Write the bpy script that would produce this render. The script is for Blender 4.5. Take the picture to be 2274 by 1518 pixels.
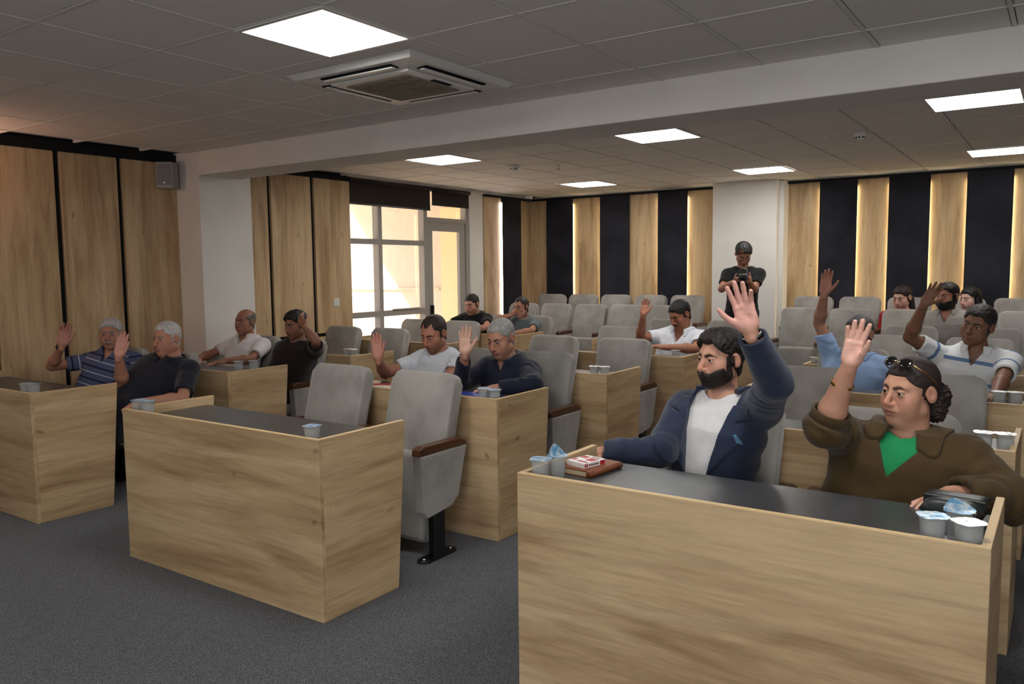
import bpy, bmesh, math, random
import numpy as np
from mathutils import Vector, Matrix

for _o in list(bpy.data.objects): bpy.data.objects.remove(_o)
SC = bpy.context.scene
COL = SC.collection
random.seed(7)

# ------------------------------------------------------------------ camera
FPX = 1782.0
YAW, PITCH, ROLL = math.radians(34.63), math.radians(5.086), math.radians(-0.611)
CAM_POS = Vector((0, 0, 1.6))
_f = Vector((-math.sin(YAW)*math.cos(PITCH), math.cos(YAW)*math.cos(PITCH), -math.sin(PITCH)))
_r = Vector((math.cos(YAW), math.sin(YAW), 0)); _u = _r.cross(_f)
_r2 = math.cos(ROLL)*_r + math.sin(ROLL)*_u; _u2 = -math.sin(ROLL)*_r + math.cos(ROLL)*_u
cam = bpy.data.cameras.new('camera'); camo = bpy.data.objects.new('camera', cam); COL.objects.link(camo)
camo.matrix_world = Matrix(((_r2.x, _u2.x, -_f.x, CAM_POS.x), (_r2.y, _u2.y, -_f.y, CAM_POS.y), (_r2.z, _u2.z, -_f.z, CAM_POS.z), (0, 0, 0, 1)))
cam.sensor_width = 36.0; cam.lens = 36.0*FPX/2274.0; cam.clip_start = 0.05; cam.clip_end = 300
SC.camera = camo

# ------------------------------------------------------------------ light and exposure
W = bpy.data.worlds.new('sky'); SC.world = W; W.use_nodes = True
_n = W.node_tree.nodes; _l = W.node_tree.links
_bg = _n['Background']; _bg.inputs[1].default_value = 0.17
_sky = _n.new('ShaderNodeTexSky'); _sky.sky_type = 'NISHITA'; _sky.sun_disc = False
_sky.sun_elevation = math.radians(52); _sky.sun_rotation = math.radians(230); _sky.dust_density = 2.0
_l.new(_sky.outputs[0], _bg.inputs[0])
SUN = bpy.data.lights.new('sun', 'SUN'); SUN.energy = 5.0; SUN.angle = math.radians(0.6); SUN.color = (1.0, 0.88, 0.72)
sun = bpy.data.objects.new('sun', SUN); COL.objects.link(sun)
SUN_DIR = Vector((1.0, 0.9, -1.25)).normalized()
sun.rotation_euler = SUN_DIR.to_track_quat('-Z', 'Y').to_euler(); sun.location = (-12, -4, 14)
FILL = bpy.data.lights.new('front_fill', 'AREA'); FILL.shape = 'RECTANGLE'; FILL.size = 3.8; FILL.size_y = 2.1; FILL.energy = 47; FILL.color = (0.93, 0.97, 1.0)
fill = bpy.data.objects.new('front_fill', FILL); COL.objects.link(fill); fill.location = (0.9, -2.42, 1.4); fill.rotation_euler = (math.radians(90), 0, 0)   # daylight added behind the camera to brighten the ceiling and front-facing sides
PANEL_POWER = 10.5         # emission of the ceiling light panels
SC.view_settings.view_transform = 'Standard'; SC.view_settings.look = 'None'
SC.view_settings.exposure = 1.15; SC.view_settings.gamma = 1.0; SC.view_settings.use_curve_mapping = False
SC.cycles.max_bounces = 8; SC.cycles.diffuse_bounces = 5; SC.cycles.glossy_bounces = 4; SC.cycles.transmission_bounces = 8
SC.cycles.sample_clamp_indirect = 6.0; SC.cycles.use_denoising = True; SC.cycles.caustics_reflective = False; SC.cycles.caustics_refractive = False

# ------------------------------------------------------------------ helpers
def srgb(r, g, b):
    f = lambda c: (c/255/12.92) if c/255 <= 0.04045 else ((c/255+0.055)/1.055)**2.4
    return (f(r), f(g), f(b), 1.0)

def mat(name, col, rough=0.6, metal=0.0, spec=0.5, emit=None, estr=0.0, alpha=None):
    m = bpy.data.materials.new(name); m.use_nodes = True
    b = m.node_tree.nodes['Principled BSDF']
    b.inputs['Base Color'].default_value = col; b.inputs['Roughness'].default_value = rough
    b.inputs['Metallic'].default_value = metal; b.inputs['Specular IOR Level'].default_value = spec
    if emit: b.inputs['Emission Color'].default_value = emit; b.inputs['Emission Strength'].default_value = estr
    return m

def nodes_of(m):
    return m.node_tree.nodes, m.node_tree.links, m.node_tree.nodes['Principled BSDF']

def ramp(n, stops):
    r = n.new('ShaderNodeValToRGB'); e = r.color_ramp.elements
    e[0].position, e[0].color = stops[0]; e[1].position, e[1].color = stops[-1]
    for p, c in stops[1:-1]:
        k = e.new(p); k.color = c
    return r

def wood(name, axis, light, mid, dark, rough=0.5):
    """oak laminate: long grain along axis, fine fibre, dark knots and short cracks"""
    m = mat(name, light, rough, spec=0.35); n, l, b = nodes_of(m)
    tc = n.new('ShaderNodeTexCoord'); oi = n.new('ShaderNodeObjectInfo')
    add = n.new('ShaderNodeVectorMath'); add.operation = 'MULTIPLY_ADD'
    cmb = n.new('ShaderNodeCombineXYZ')
    for i in range(3): l.new(oi.outputs['Random'], cmb.inputs[i])
    add.inputs[1].default_value = (37.0, 53.0, 71.0)
    l.new(cmb.outputs[0], add.inputs[0]); l.new(tc.outputs['Object'], add.inputs[2])
    def mapped(s_long, s_cross):
        mp = n.new('ShaderNodeMapping'); sc = [s_cross]*3; sc['xyz'.index(axis)] = s_long
        mp.inputs['Scale'].default_value = sc; l.new(add.outputs[0], mp.inputs[0]); return mp
    n1 = n.new('ShaderNodeTexNoise'); n1.inputs['Scale'].default_value = 1.0; n1.inputs['Detail'].default_value = 4; n1.inputs['Distortion'].default_value = 0.7; n1.inputs['Roughness'].default_value = 0.55
    l.new(mapped(0.8, 6.5).outputs[0], n1.inputs['Vector'])
    r1 = ramp(n, [(0.28, dark), (0.44, mid), (0.60, light)]); l.new(n1.outputs['Fac'], r1.inputs[0])
    n2 = n.new('ShaderNodeTexNoise'); n2.inputs['Scale'].default_value = 1.0; n2.inputs['Detail'].default_value = 3
    l.new(mapped(7.0, 95.0).outputs[0], n2.inputs['Vector'])
    r2 = ramp(n, [(0.3, (0.90, 0.885, 0.87, 1)), (0.7, (1.05, 1.045, 1.04, 1))]); l.new(n2.outputs['Fac'], r2.inputs[0])
    n3 = n.new('ShaderNodeTexNoise'); n3.inputs['Scale'].default_value = 1.0; n3.inputs['Detail'].default_value = 5; n3.inputs['Roughness'].default_value = 0.65; n3.inputs['Distortion'].default_value = 0.3
    l.new(mapped(1.3, 26.0).outputs[0], n3.inputs['Vector'])
    r4 = ramp(n, [(0.32, (0.80, 0.775, 0.74, 1)), (0.48, (0.97, 0.965, 0.96, 1)), (0.70, (1.07, 1.065, 1.06, 1))]); l.new(n3.outputs['Fac'], r4.inputs[0])
    m0 = n.new('ShaderNodeMix'); m0.data_type = 'RGBA'; m0.blend_type = 'MULTIPLY'; m0.inputs[0].default_value = 1.0
    l.new(r1.outputs[0], m0.inputs['A']); l.new(r4.outputs[0], m0.inputs['B'])
    mx = n.new('ShaderNodeMix'); mx.data_type = 'RGBA'; mx.blend_type = 'MULTIPLY'; mx.inputs[0].default_value = 1.0
    l.new(m0.outputs['Result'], mx.inputs['A']); l.new(r2.outputs[0], mx.inputs['B'])
    v = n.new('ShaderNodeTexVoronoi'); v.inputs['Scale'].default_value = 1.0; v.inputs['Randomness'].default_value = 1.0
    nd = n.new('ShaderNodeTexNoise'); nd.inputs['Scale'].default_value = 9.0; nd.inputs['Detail'].default_value = 3
    l.new(add.outputs[0], nd.inputs['Vector'])
    mm = n.new('ShaderNodeVectorMath'); mm.operation = 'MULTIPLY_ADD'; mm.inputs[1].default_value = (0.35, 0.35, 0.35)
    l.new(nd.outputs['Color'], mm.inputs[0]); l.new(mapped(2.6, 4.6).outputs[0], mm.inputs[2])
    l.new(mm.outputs[0], v.inputs['Vector'])
    r3 = ramp(n, [(0.012, (1, 1, 1, 1)), (0.085, (0, 0, 0, 1))]); l.new(v.outputs['Distance'], r3.inputs[0])
    kn = n.new('ShaderNodeMix'); kn.data_type = 'RGBA'; kn.blend_type = 'MIX'
    fm = n.new('ShaderNodeMath'); fm.operation = 'MULTIPLY'; fm.inputs[1].default_value = 0.75; l.new(r3.outputs[0], fm.inputs[0])
    l.new(fm.outputs[0], kn.inputs[0]); l.new(mx.outputs['Result'], kn.inputs['A'])
    kn.inputs['B'].default_value = (dark[0]*0.38, dark[1]*0.34, dark[2]*0.30, 1)
    l.new(kn.outputs['Result'], b.inputs['Base Color'])
    bp = n.new('ShaderNodeBump'); bp.inputs['Strength'].default_value = 0.12; bp.inputs['Distance'].default_value = 0.002
    l.new(n2.outputs['Fac'], bp.inputs['Height']); l.new(bp.outputs[0], b.inputs['Normal'])
    return m

def noisy(name, c1, c2, scale, rough=0.8, detail=4, bump=0.0, bscale=None, lo=0.35, hi=0.65, sheen=0.0, stretch=(1, 1, 1), spec=0.3):
    m = mat(name, c1, rough, spec=spec); n, l, b = nodes_of(m)
    tc = n.new('ShaderNodeTexCoord'); mp = n.new('ShaderNodeMapping'); mp.inputs['Scale'].default_value = stretch
    l.new(tc.outputs['Object'], mp.inputs[0])
    t = n.new('ShaderNodeTexNoise'); t.inputs['Scale'].default_value = scale; t.inputs['Detail'].default_value = detail
    oi = n.new('ShaderNodeObjectInfo'); ad = n.new('ShaderNodeVectorMath'); ad.operation = 'ADD'
    mu = n.new('ShaderNodeMath'); mu.operation = 'MULTIPLY'; mu.inputs[1].default_value = 41.0; l.new(oi.outputs['Random'], mu.inputs[0])
    l.new(mp.outputs[0], ad.inputs[0]); l.new(mu.outputs[0], ad.inputs[1]); l.new(ad.outputs[0], t.inputs['Vector'])
    r = ramp(n, [(lo, c1), (hi, c2)]); l.new(t.outputs['Fac'], r.inputs[0]); l.new(r.outputs[0], b.inputs['Base Color'])
    if sheen: b.inputs['Sheen Weight'].default_value = sheen; b.inputs['Sheen Roughness'].default_value = 0.5
    if bump:
        t2 = n.new('ShaderNodeTexNoise'); t2.inputs['Scale'].default_value = bscale or scale*4; t2.inputs['Detail'].default_value = 3
        l.new(ad.outputs[0], t2.inputs['Vector'])
        bp = n.new('ShaderNodeBump'); bp.inputs['Strength'].default_value = bump; bp.inputs['Distance'].default_value = 0.004
        l.new(t2.outputs['Fac'], bp.inputs['Height']); l.new(bp.outputs[0], b.inputs['Normal'])
    return m

def glassmat(name, col=(1, 1, 1, 1), rough=0.02):
    m = mat(name, col, rough); n, l, b = nodes_of(m)
    b.inputs['Transmission Weight'].default_value = 1.0; b.inputs['IOR'].default_value = 1.45
    return m

M = {}
OAKL, OAKM, OAKD = srgb(198, 172, 135), srgb(182, 154, 117), srgb(152, 123, 90)
M['wood_x'] = wood('oak_grain_along_x', 'x', OAKL, OAKM, OAKD)
M['wood_y'] = wood('oak_grain_along_y', 'y', OAKL, OAKM, OAKD)
M['wood_z'] = wood('oak_grain_upright', 'z', OAKL, OAKM, OAKD)
M['edge'] = mat('oak_edge_band', srgb(206, 176, 132), 0.5)
M['table'] = noisy('anthracite_laminate', srgb(60, 60, 63), srgb(66, 66, 69), 30, rough=0.32, spec=0.5)
M['carpet'] = noisy('carpet_charcoal', srgb(33, 34, 38), srgb(99, 101, 107), 190, rough=0.95, detail=3, bump=0.6, bscale=300, lo=0.40, hi=0.62, sheen=0.2, spec=0.1)
M['paint'] = noisy('wall_paint', srgb(216, 211, 205), srgb(222, 217, 211), 3, rough=0.85)
M['ceil'] = noisy('ceiling_tile_board', srgb(224, 220, 214), srgb(230, 226, 220), 60, rough=0.9, bump=0.1, bscale=300)
M['tbar'] = mat('ceiling_bar_metal', srgb(214, 210, 203), 0.55)
M['black'] = mat('black_band', srgb(24, 25, 27), 0.7, spec=0.2)
M['navy_panel'] = noisy('dark_wall_fabric', srgb(32, 32, 37), srgb(46, 46, 53), 2.2, rough=0.9, detail=6, bump=0.2, bscale=500, spec=0.15)
M['velvet'] = noisy('grey_velvet', srgb(132, 127, 122), srgb(152, 147, 142), 5.0, rough=0.88, detail=7, bump=0.12, bscale=160, lo=0.36, hi=0.60, sheen=0.35, spec=0.15)
M['armwood'] = wood('walnut_armrest', 'y', srgb(92, 60, 40), srgb(78, 49, 32), srgb(58, 36, 24), rough=0.3)
M['blackmetal'] = mat('black_painted_metal', srgb(18, 18, 19), 0.35, spec=0.5)
M['chrome'] = mat('bolt_steel', srgb(190, 190, 190), 0.25, metal=1.0)
M['tag'] = mat('white_label', srgb(225, 224, 220), 0.7)
M['alu'] = mat('grey_aluminium', srgb(158, 152, 146), 0.45, metal=0.0)
M['blind'] = noisy('blind_fabric', srgb(52, 46, 43), srgb(58, 51, 48), 200, rough=0.9)
M['white'] = mat('white_plastic', srgb(214, 212, 208), 0.45)
M['light_diff'] = mat('light_diffuser', (1, 1, 1, 1), 0.5, emit=(1.0, 0.985, 0.95, 1), estr=PANEL_POWER)
M['led'] = mat('warm_led_strip', (1, 1, 1, 1), 0.5, emit=(1.0, 0.86, 0.58, 1), estr=13.0)
M['led_cool'] = mat('white_led_strip', (1, 1, 1, 1), 0.5, emit=(1.0, 0.93, 0.92, 1), estr=16.0)
M['glass'] = mat('window_glass', srgb(240, 244, 244), 0.02)
_gn, _gl, _gb = nodes_of(M['glass']); _gt = _gn.new('ShaderNodeBsdfTransparent'); _gx = _gn.new('ShaderNodeMixShader')
_gg = _gn.new('ShaderNodeBsdfGlossy'); _gg.inputs['Roughness'].default_value = 0.02
_gx.inputs[0].default_value = 0.05; _gl.new(_gt.outputs[0], _gx.inputs[1]); _gl.new(_gg.outputs[0], _gx.inputs[2]); _gl.new(_gx.outputs[0], _gn['Material Output'].inputs['Surface'])
M['stucco'] = noisy('beige_render', srgb(226, 214, 198), srgb(232, 220, 205), 8, rough=0.95, bump=0.2, bscale=60)
M['dirty'] = noisy('dusty_grille', srgb(120, 108, 92), srgb(150, 138, 120), 12, rough=0.8)
M['dark'] = mat('dark_gap', srgb(14, 14, 15), 0.8, spec=0.1)

def link(name, me, m=None, parent=None, loc=None):
    o = bpy.data.objects.new(name, me); COL.objects.link(o)
    if m is not None and not me.materials: me.materials.append(m)
    if parent is not None: o.parent = parent
    if loc is not None: o.location = loc
    return o

def bm_mesh(bm, name, smooth=False):
    bmesh.ops.recalc_face_normals(bm, faces=bm.faces)
    me = bpy.data.meshes.new(name); bm.to_mesh(me); bm.free()
    if smooth:
        for p in me.polygons: p.use_smooth = True
    return me

def add_box(bm, lo, hi):
    vs = [bm.verts.new((x, y, z)) for x in (lo[0], hi[0]) for y in (lo[1], hi[1]) for z in (lo[2], hi[2])]
    for f in ((0, 1, 3, 2), (4, 6, 7, 5), (0, 4, 5, 1), (2, 3, 7, 6), (0, 2, 6, 4), (1, 5, 7, 3)):
        bm.faces.new([vs[i] for i in f])

def box_mesh(name, lo, hi, bev=0.0, seg=1):
    bm = bmesh.new(); add_box(bm, lo, hi)
    if bev: bmesh.ops.bevel(bm, geom=list(bm.edges), offset=bev, segments=seg, affect='EDGES', profile=0.5)
    return bm_mesh(bm, name)

def box(name, lo, hi, m, parent=None, bev=0.0, seg=1, loc=None):
    """box; the object's origin sits at its centre unless loc is given"""
    c = [(a+b)/2 for a, b in zip(lo, hi)]
    me = box_mesh(name, [a-b for a, b in zip(lo, c)], [a-b for a, b in zip(hi, c)], bev, seg)
    o = link(name, me, m, parent); o.location = c if loc is None else loc
    return o

def prism(name, pts, axis, t0, t1, m, parent=None, bev=0.0, seg=2, smooth=False):
    """polygon pts (2d) extruded along axis ('x': pts are y,z; 'y': pts are x,z; 'z': pts are x,y)"""
    bm = bmesh.new()
    mk = {'x': lambda p, t: (t, p[0], p[1]), 'y': lambda p, t: (p[0], t, p[1]), 'z': lambda p, t: (p[0], p[1], t)}[axis]
    a = [bm.verts.new(mk(p, t0)) for p in pts]; b = [bm.verts.new(mk(p, t1)) for p in pts]
    k = len(pts)
    fa = bm.faces.new(a); fb = bm.faces.new(b[::-1])
    for i in range(k): bm.faces.new((a[i], b[i], b[(i+1) % k], a[(i+1) % k]))
    if bev:
        ed = list(fa.edges)+list(fb.edges)
        bmesh.ops.bevel(bm, geom=ed, offset=bev, segments=seg, affect='EDGES', profile=0.5)
    return link(name, bm_mesh(bm, name, smooth), m, parent)

def rrect(x0, x1, z0, z1, r, seg=5, rb=None):
    """rounded rectangle outline, top radius r, bottom radius rb"""
    rb = r if rb is None else rb; out = []
    for cx, cz, a0, rr in ((x1-rb, z0+rb, -90, rb), (x1-r, z1-r, 0, r), (x0+r, z1-r, 90, r), (x0+rb, z0+rb, 180, rb)):
        for i in range(seg+1):
            a = math.radians(a0+90*i/seg); out.append((cx+rr*math.cos(a), cz+rr*math.sin(a)))
    return out

def lathe_mesh(name, prof, n=20, smooth=True, cap=True):
    bm = bmesh.new(); rings = []
    for r, z in prof:
        rings.append([bm.verts.new((r*math.cos(2*math.pi*i/n), r*math.sin(2*math.pi*i/n), z)) for i in range(n)])
    for a, b in zip(rings, rings[1:]):
        for i in range(n): bm.faces.new((a[i], a[(i+1) % n], b[(i+1) % n], b[i]))
    if cap:
        bm.faces.new(rings[0][::-1]); bm.faces.new(rings[-1])
    return bm_mesh(bm, name, smooth)

def tube_mesh(name, pts, r, n=8):
    bm = bmesh.new(); rings = []; P = [Vector(p) for p in pts]
    for i, p in enumerate(P):
        d = (P[min(i+1, len(P)-1)]-P[max(i-1, 0)]).normalized()
        a = d.cross(Vector((0, 0, 1)));
        if a.length < 1e-3: a = d.cross(Vector((0, 1, 0)))
        a.normalize(); b = d.cross(a)
        rings.append([bm.verts.new(p+r*(a*math.cos(2*math.pi*k/n)+b*math.sin(2*math.pi*k/n))) for k in range(n)])
    for a, b in zip(rings, rings[1:]):
        for k in range(n): bm.faces.new((a[k], a[(k+1) % n], b[(k+1) % n], b[k]))
    bm.faces.new(rings[0][::-1]); bm.faces.new(rings[-1])
    return bm_mesh(bm, name, True)

def empty(name, loc=(0, 0, 0), rz=0.0):
    o = bpy.data.objects.new(name, None); COL.objects.link(o); o.location = loc; o.rotation_euler = (0, 0, rz); o.empty_display_size = 0.1
    return o

def tag(o, label=None, cat=None, group=None, kind=None):
    if label: o['label'] = label
    if cat: o['category'] = cat
    if group: o['group'] = group
    if kind: o['kind'] = kind
    return o

def structure(o, label=None):
    o['kind'] = 'structure'
    if label: o['label'] = label
    return o

def copy_tree(o, parent=None, name=None):
    c = o.copy(); COL.objects.link(c); c.parent = parent
    for ch in o.children: copy_tree(ch, c)
    return c
# ------------------------------------------------------------------ the room
CZ = 2.729                      # underside of the ceiling
XL, YB, XR, YF = -7.10, 10.82, 3.6, -2.6
structure(box('floor', (XL-0.1, YF, -0.12), (XR, YB+0.1, 0.0), M['carpet']), 'dark grey speckled carpet floor')
TIER1, TIER2 = 0.13, 0.23       # two low platforms under the rear chair rows
structure(box('floor_tier', (XL, 9.05, 0.0), (XR, YB, TIER1), M['carpet'], loc=None), 'low carpeted platform under the rear chair rows')
structure(box('floor_tier', (XL, 9.98, TIER1), (XR, YB, TIER2), M['carpet']), 'second carpeted platform under the last chair row')

ceiling = structure(box('ceiling', (XL-0.1, YF, CZ+0.03), (XR, YB+0.1, CZ+0.15), M['ceil']), 'suspended ceiling of pale square tiles')
structure(box('wall_right', (XR, YF, 0), (XR+0.12, YB, CZ+0.1), M['paint']))
structure(box('wall_front', (XL-0.1, YF-0.12, 0), (XR+0.1, YF, CZ+0.1), M['paint']))
wall_back = structure(box('wall_back', (XL-0.1, YB, 0), (XR, YB+0.15, CZ+0.1), M['black']), 'back wall of upright oak and dark fabric panels')
wall_left = structure(box('wall_left', (XL-0.15, YF, 0), (XL, 6.86, CZ+0.1), M['black']), 'left wall of upright oak panels with black joints')
for lo, hi in (((XL-0.15, 6.86, 2.74), (XL, 9.24, CZ+0.1)), ((XL-0.15, 9.24, 0), (XL, YB+0.1, CZ+0.1))):
    structure(box('wall_left_end', lo, hi, M['paint']))

def wpanel(parent, lo, hi, m, name='panel'):
    o = box(name, lo, hi, M[m], None, bev=0.003); 
    o.parent = parent; o.location = Vector(o.location)-parent.location
    return o

# left wall: front bay of oak panels
PT = 2.645
for y0, y1 in ((1.26, 1.82), (1.865, 2.37), (2.415, 2.92), (2.965, 3.465), (3.512, 4.015), (4.058, 4.60)):
    wpanel(wall_left, (XL+0.002, y0, 0.02), (XL+0.035, y1, PT), 'wood_z')
# behind the column
for y0, y1 in ((5.18, 5.663), (5.708, 6.262), (6.312, 6.862)):
    wpanel(wall_left, (XL+0.002, y0, 0.90), (XL+0.035, y1, 2.672), 'wood_z')
# slatted cover under those panels
for k in range(12):
    y0 = 5.19+k*0.142
    wpanel(wall_left, (XL+0.002, y0, 0.06), (XL+0.05, y0+0.098, 0.80), 'wood_z', 'slat')
wpanel(wall_left, (XL+0.002, 5.18, 0.80), (XL+0.055, 6.862, 0.86), 'wood_y', 'slat_rail')

# column and beam
structure(box('column', (XL, 4.60, 0), (-6.71, 5.18, CZ), M['paint'], bev=0.004), 'painted square column against the left wall')
structure(box('beam', (XL, 4.60, 2.515), (XR, 5.04, CZ+0.02), M['paint'], bev=0.004), 'painted ceiling beam crossing the room')

# ceiling grid and tiles
G = 0.6
tile_me = box_mesh('ceiling_tile', (-0.286, -0.286, -0.004), (0.286, 0.286, 0.012), 0.003); tile_me.materials.append(M['ceil'])
LIGHTS = [(-2.953, 2.747), (-0.553, 2.747), (-2.953, -0.253), (-0.553, -0.253), (-5.353, -0.253),
          (-5.27, 6.44), (-2.92, 6.44), (-0.57, 6.44), (-5.27, 9.46), (-2.95, 9.46), (-0.59, 9.46)]
AC = (-3.275, 3.645)
def is_light(x, y): return any(abs(x-a) < 0.3 and abs(y-b) < 0.3 for a, b in LIGHTS)
def tiles(x0, y0, nx0, nx1, ny0, ny1, xmin, xmax, ymin, ymax):
    for i in range(nx0, nx1):
        for j in range(ny0, ny1):
            cx, cy = x0+(i+0.5)*G, y0+(j+0.5)*G
            if is_light(cx, cy): continue
            if cx-0.3 < xmin-0.32 or cx+0.3 > xmax+0.32 or cy-0.3 < ymin-0.32 or cy+0.3 > ymax+0.32: continue
            a0, a1, b0, b1 = max(cx-0.2865, xmin), min(cx+0.2865, xmax), max(cy-0.2865, ymin), min(cy+0.2865, ymax)
            if a1-a0 < 0.06 or b1-b0 < 0.06: continue
            o = link('ceiling_tile', tile_me, None, ceiling)
            o.location = Vector(((a0+a1)/2, (b0+b1)/2, CZ+0.006))-ceiling.location
            o.scale = ((a1-a0)/0.572, (b1-b0)/0.572, 1)
def bars(x0, y0, nx0, nx1, ny0, ny1, xmin, xmax, ymin, ymax):
    for i in range(nx0, nx1+1):
        x = x0+i*G
        if xmin < x < xmax:
            o = box('grid_bar', (x-0.0095, ymin, CZ-0.001), (x+0.0095, ymax, CZ+0.03), M['tbar']); o.parent = ceiling; o.location = Vector(o.location)-ceiling.location
    for j in range(ny0, ny1+1):
        y = y0+j*G
        if ymin < y < ymax:
            o = box('grid_bar', (xmin, y-0.0095, CZ-0.0004), (xmax, y+0.0095, CZ+0.03), M['tbar']); o.parent = ceiling; o.location = Vector(o.location)-ceiling.location
GX, GY = -3.253, 1.847
tiles(GX, GY, -7, 8, -2, 5, XL+0.03, 1.55, 0.65, 4.60); bars(GX, GY, -7, 8, -2, 5, XL+0.03, 1.55, 0.65, 4.60)
tiles(-3.22, 6.14, -7, 8, -2, 8, XL+0.03, 1.6, 5.04, YB-0.03); bars(-3.22, 6.14, -7, 8, -2, 8, XL+0.03, 1.6, 5.04, YB-0.03)
# plain board where the camera does not look
for lo, hi in (((XL, YF, CZ), (XR, 0.65, CZ+0.03)), ((1.55, 0.65, CZ), (XR, 4.6, CZ+0.03)), ((1.6, 5.04, CZ), (XR, YB, CZ+0.03))):
    o = box('ceiling_board', lo, hi, M['ceil']); o.parent = ceiling; o.location = Vector(o.location)-ceiling.location
# pale shadow-gap trim and black band along the walls
structure(box('trim_1', (XL, YB-0.035, CZ-0.012), (XR, YB, CZ+0.01), M['white']))
structure(box('trim_2', (XL, 9.24, CZ-0.012), (XL+0.035, YB-0.035, CZ+0.01), M['white']))
structure(box('trim_3', (XL, 1.2, PT+0.002), (XL+0.045, 4.60, CZ), M['black']))
structure(box('trim_4', (XL, 5.18, 2.674), (XL+0.045, 6.86, CZ), M['black']))
structure(box('trim_5', (XL, YB-0.06, 2.685), (XR, YB, CZ-0.012), M['black']))
structure(box('trim_6', (XL, 9.56, 2.685), (XL+0.06, YB-0.06, CZ-0.012), M['black']))

# back wall: oak set back, dark fabric proud, led strips on the sides of the fabric panels
def back_run(parent, segs):
    for kind, x0, x1, lside, rside in segs:
        if kind == 'w':
            wpanel(parent, (x0-0.02, YB-0.02, 0.1), (x1+0.02, YB-0.002, 2.685), 'wood_z')
        else:
            p = wpanel(parent, (x0, YB-0.075, 0.1), (x1, YB-0.045, 2.684), 'navy_panel', 'fabric_panel')
            wpanel(parent, (x0+0.03, YB-0.045, 0.1), (x1-0.03, YB-0.002, 2.684), 'dark', 'batten')
            for s, xx in ((lside, x0+0.018), (rside, x1-0.018)):
                if s: wpanel(parent, (xx-0.006, YB-0.040, 0.12), (xx+0.006, YB-0.028, 2.60), s, 'led_strip')
back_run(wall_back, [('w', -7.1, -6.743, 0, 0), ('d', -6.743, -6.277, 0, 'led'), ('w', -6.277, -5.80, 0, 0), ('d', -5.80, -5.321, 'led', 0),
    ('w', -5.321, -4.862, 0, 0), ('d', -4.862, -4.421, 'led', 'led'), ('w', -4.421, -3.96, 0, 0),
    ('w', -3.03, -2.636, 0, 0), ('d', -2.636, -2.189, 'led', 'led'), ('w', -2.189, -1.827, 0, 0), ('d', -1.827, -1.376, 'led', 'led'),
    ('w', -1.376, -0.996, 0, 0), ('d', -0.996, -0.535, 'led', 'led'), ('w', -0.535, -0.10, 0, 0), ('d', -0.10, 0.36, 'led', 'led'), ('w', 0.36, 0.8, 0, 0)])
# return of the same panelling on the left wall beside the door
wl = [o for o in bpy.data.objects if o.name.startswith('wall_left_end')][-1]
def wp2(lo, hi, m, name='panel'):
    o = box(name, lo, hi, M[m], None, bev=0.003); o.parent = wl; o.location = Vector(o.location)-wl.location
wp2((XL+0.001, 9.56, 0.1), (XL+0.02, 10.0, 2.685), 'wood_z')
wp2((XL+0.045, 9.985, 0.1), (XL+0.075, 10.46, 2.684), 'navy_panel', 'fabric_panel'); wp2((XL+0.002, 10.015, 0.1), (XL+0.045, 10.43, 2.684), 'dark', 'batten')
wp2((XL+0.026, 9.990, 0.12), (XL+0.040, 10.004, 2.62), 'led_cool', 'led_strip')
wp2((XL+0.001, 10.45, 0.1), (XL+0.02, YB, 2.685), 'wood_z')
structure(box('column', (-3.955, 10.50, 0), (-3.10, YB, CZ), M['paint'], bev=0.004), 'white painted column in the middle of the back wall')
structure(box('trim_7', (-3.10, 10.60, 0), (-3.04, YB, CZ-0.01), M['white']))

# ------------------------------------------------------------------ window, door, blinds
wx0, wx1 = XL-0.13, XL-0.03
win = structure(empty('window_1', (XL-0.08, 6.86, 0)), 'grey aluminium framed window beside the glazed door')
def wbox(parent, name, lo, hi, m, bev=0.002):
    o = box(name, lo, hi, M[m], None, bev=bev); o.parent = parent; o.location = Vector(o.location)-Vector(parent.location); return o
for y0, y1 in ((6.84, 6.90), (7.40, 7.47), (8.27, 8.345)): wbox(win, 'mullion', (wx0, y0, 0.0), (wx1, y1, 2.74), 'alu')
for z0, z1 in ((0.0, 0.08), (1.035, 1.105), (1.945, 2.01), (2.68, 2.74)):
    for y0, y1 in ((6.90, 7.40), (7.47, 8.27)): wbox(win, 'transom', (wx0, y0, z0), (wx1, y1, z1), 'alu')
for y0, y1 in ((6.90, 7.40), (7.47, 8.27)):
    for z0, z1 in ((0.08, 1.035), (1.105, 1.945), (2.01, 2.68)):
        wbox(win, 'pane', (XL-0.085, y0+0.002, z0+0.002), (XL-0.075, y1-0.002, z1-0.002), 'glass', 0)
wbox(win, 'latch_bar', (XL-0.03, 7.62, 1.105), (XL-0.012, 8.15, 1.125), 'alu')
door = structure(empty('door_1', (XL-0.08, 8.345, 0)), 'grey aluminium door with a tall glass pane')
wbox(door, 'jamb', (wx0, 9.19, 0), (wx1, 9.25, 2.74), 'alu'); wbox(door, 'head', (wx0, 8.345, 2.27), (wx1, 9.19, 2.33), 'alu'); wbox(door, 'top_rail', (wx0, 8.345, 2.68), (wx1, 9.19, 2.74), 'alu')
wbox(door, 'transom_pane', (XL-0.085, 8.347, 2.332), (XL-0.075, 9.188, 2.678), 'glass', 0)
leaf = wbox(door, 'leaf', (XL-0.10, 8.35, 0.01), (XL-0.05, 8.47, 2.265), 'alu'); 
for lo, hi in (((XL-0.10, 9.06, 0.01), (XL-0.05, 9.185, 2.265)), ((XL-0.10, 8.47, 2.15), (XL-0.05, 9.06, 2.265)), ((XL-0.10, 8.47, 0.01), (XL-0.05, 9.06, 0.14))):
    wbox(door, 'leaf_rail', lo, hi, 'alu')
wbox(door, 'pane', (XL-0.08, 8.472, 0.142), (XL-0.07, 9.058, 2.148), 'glass', 0)
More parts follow.
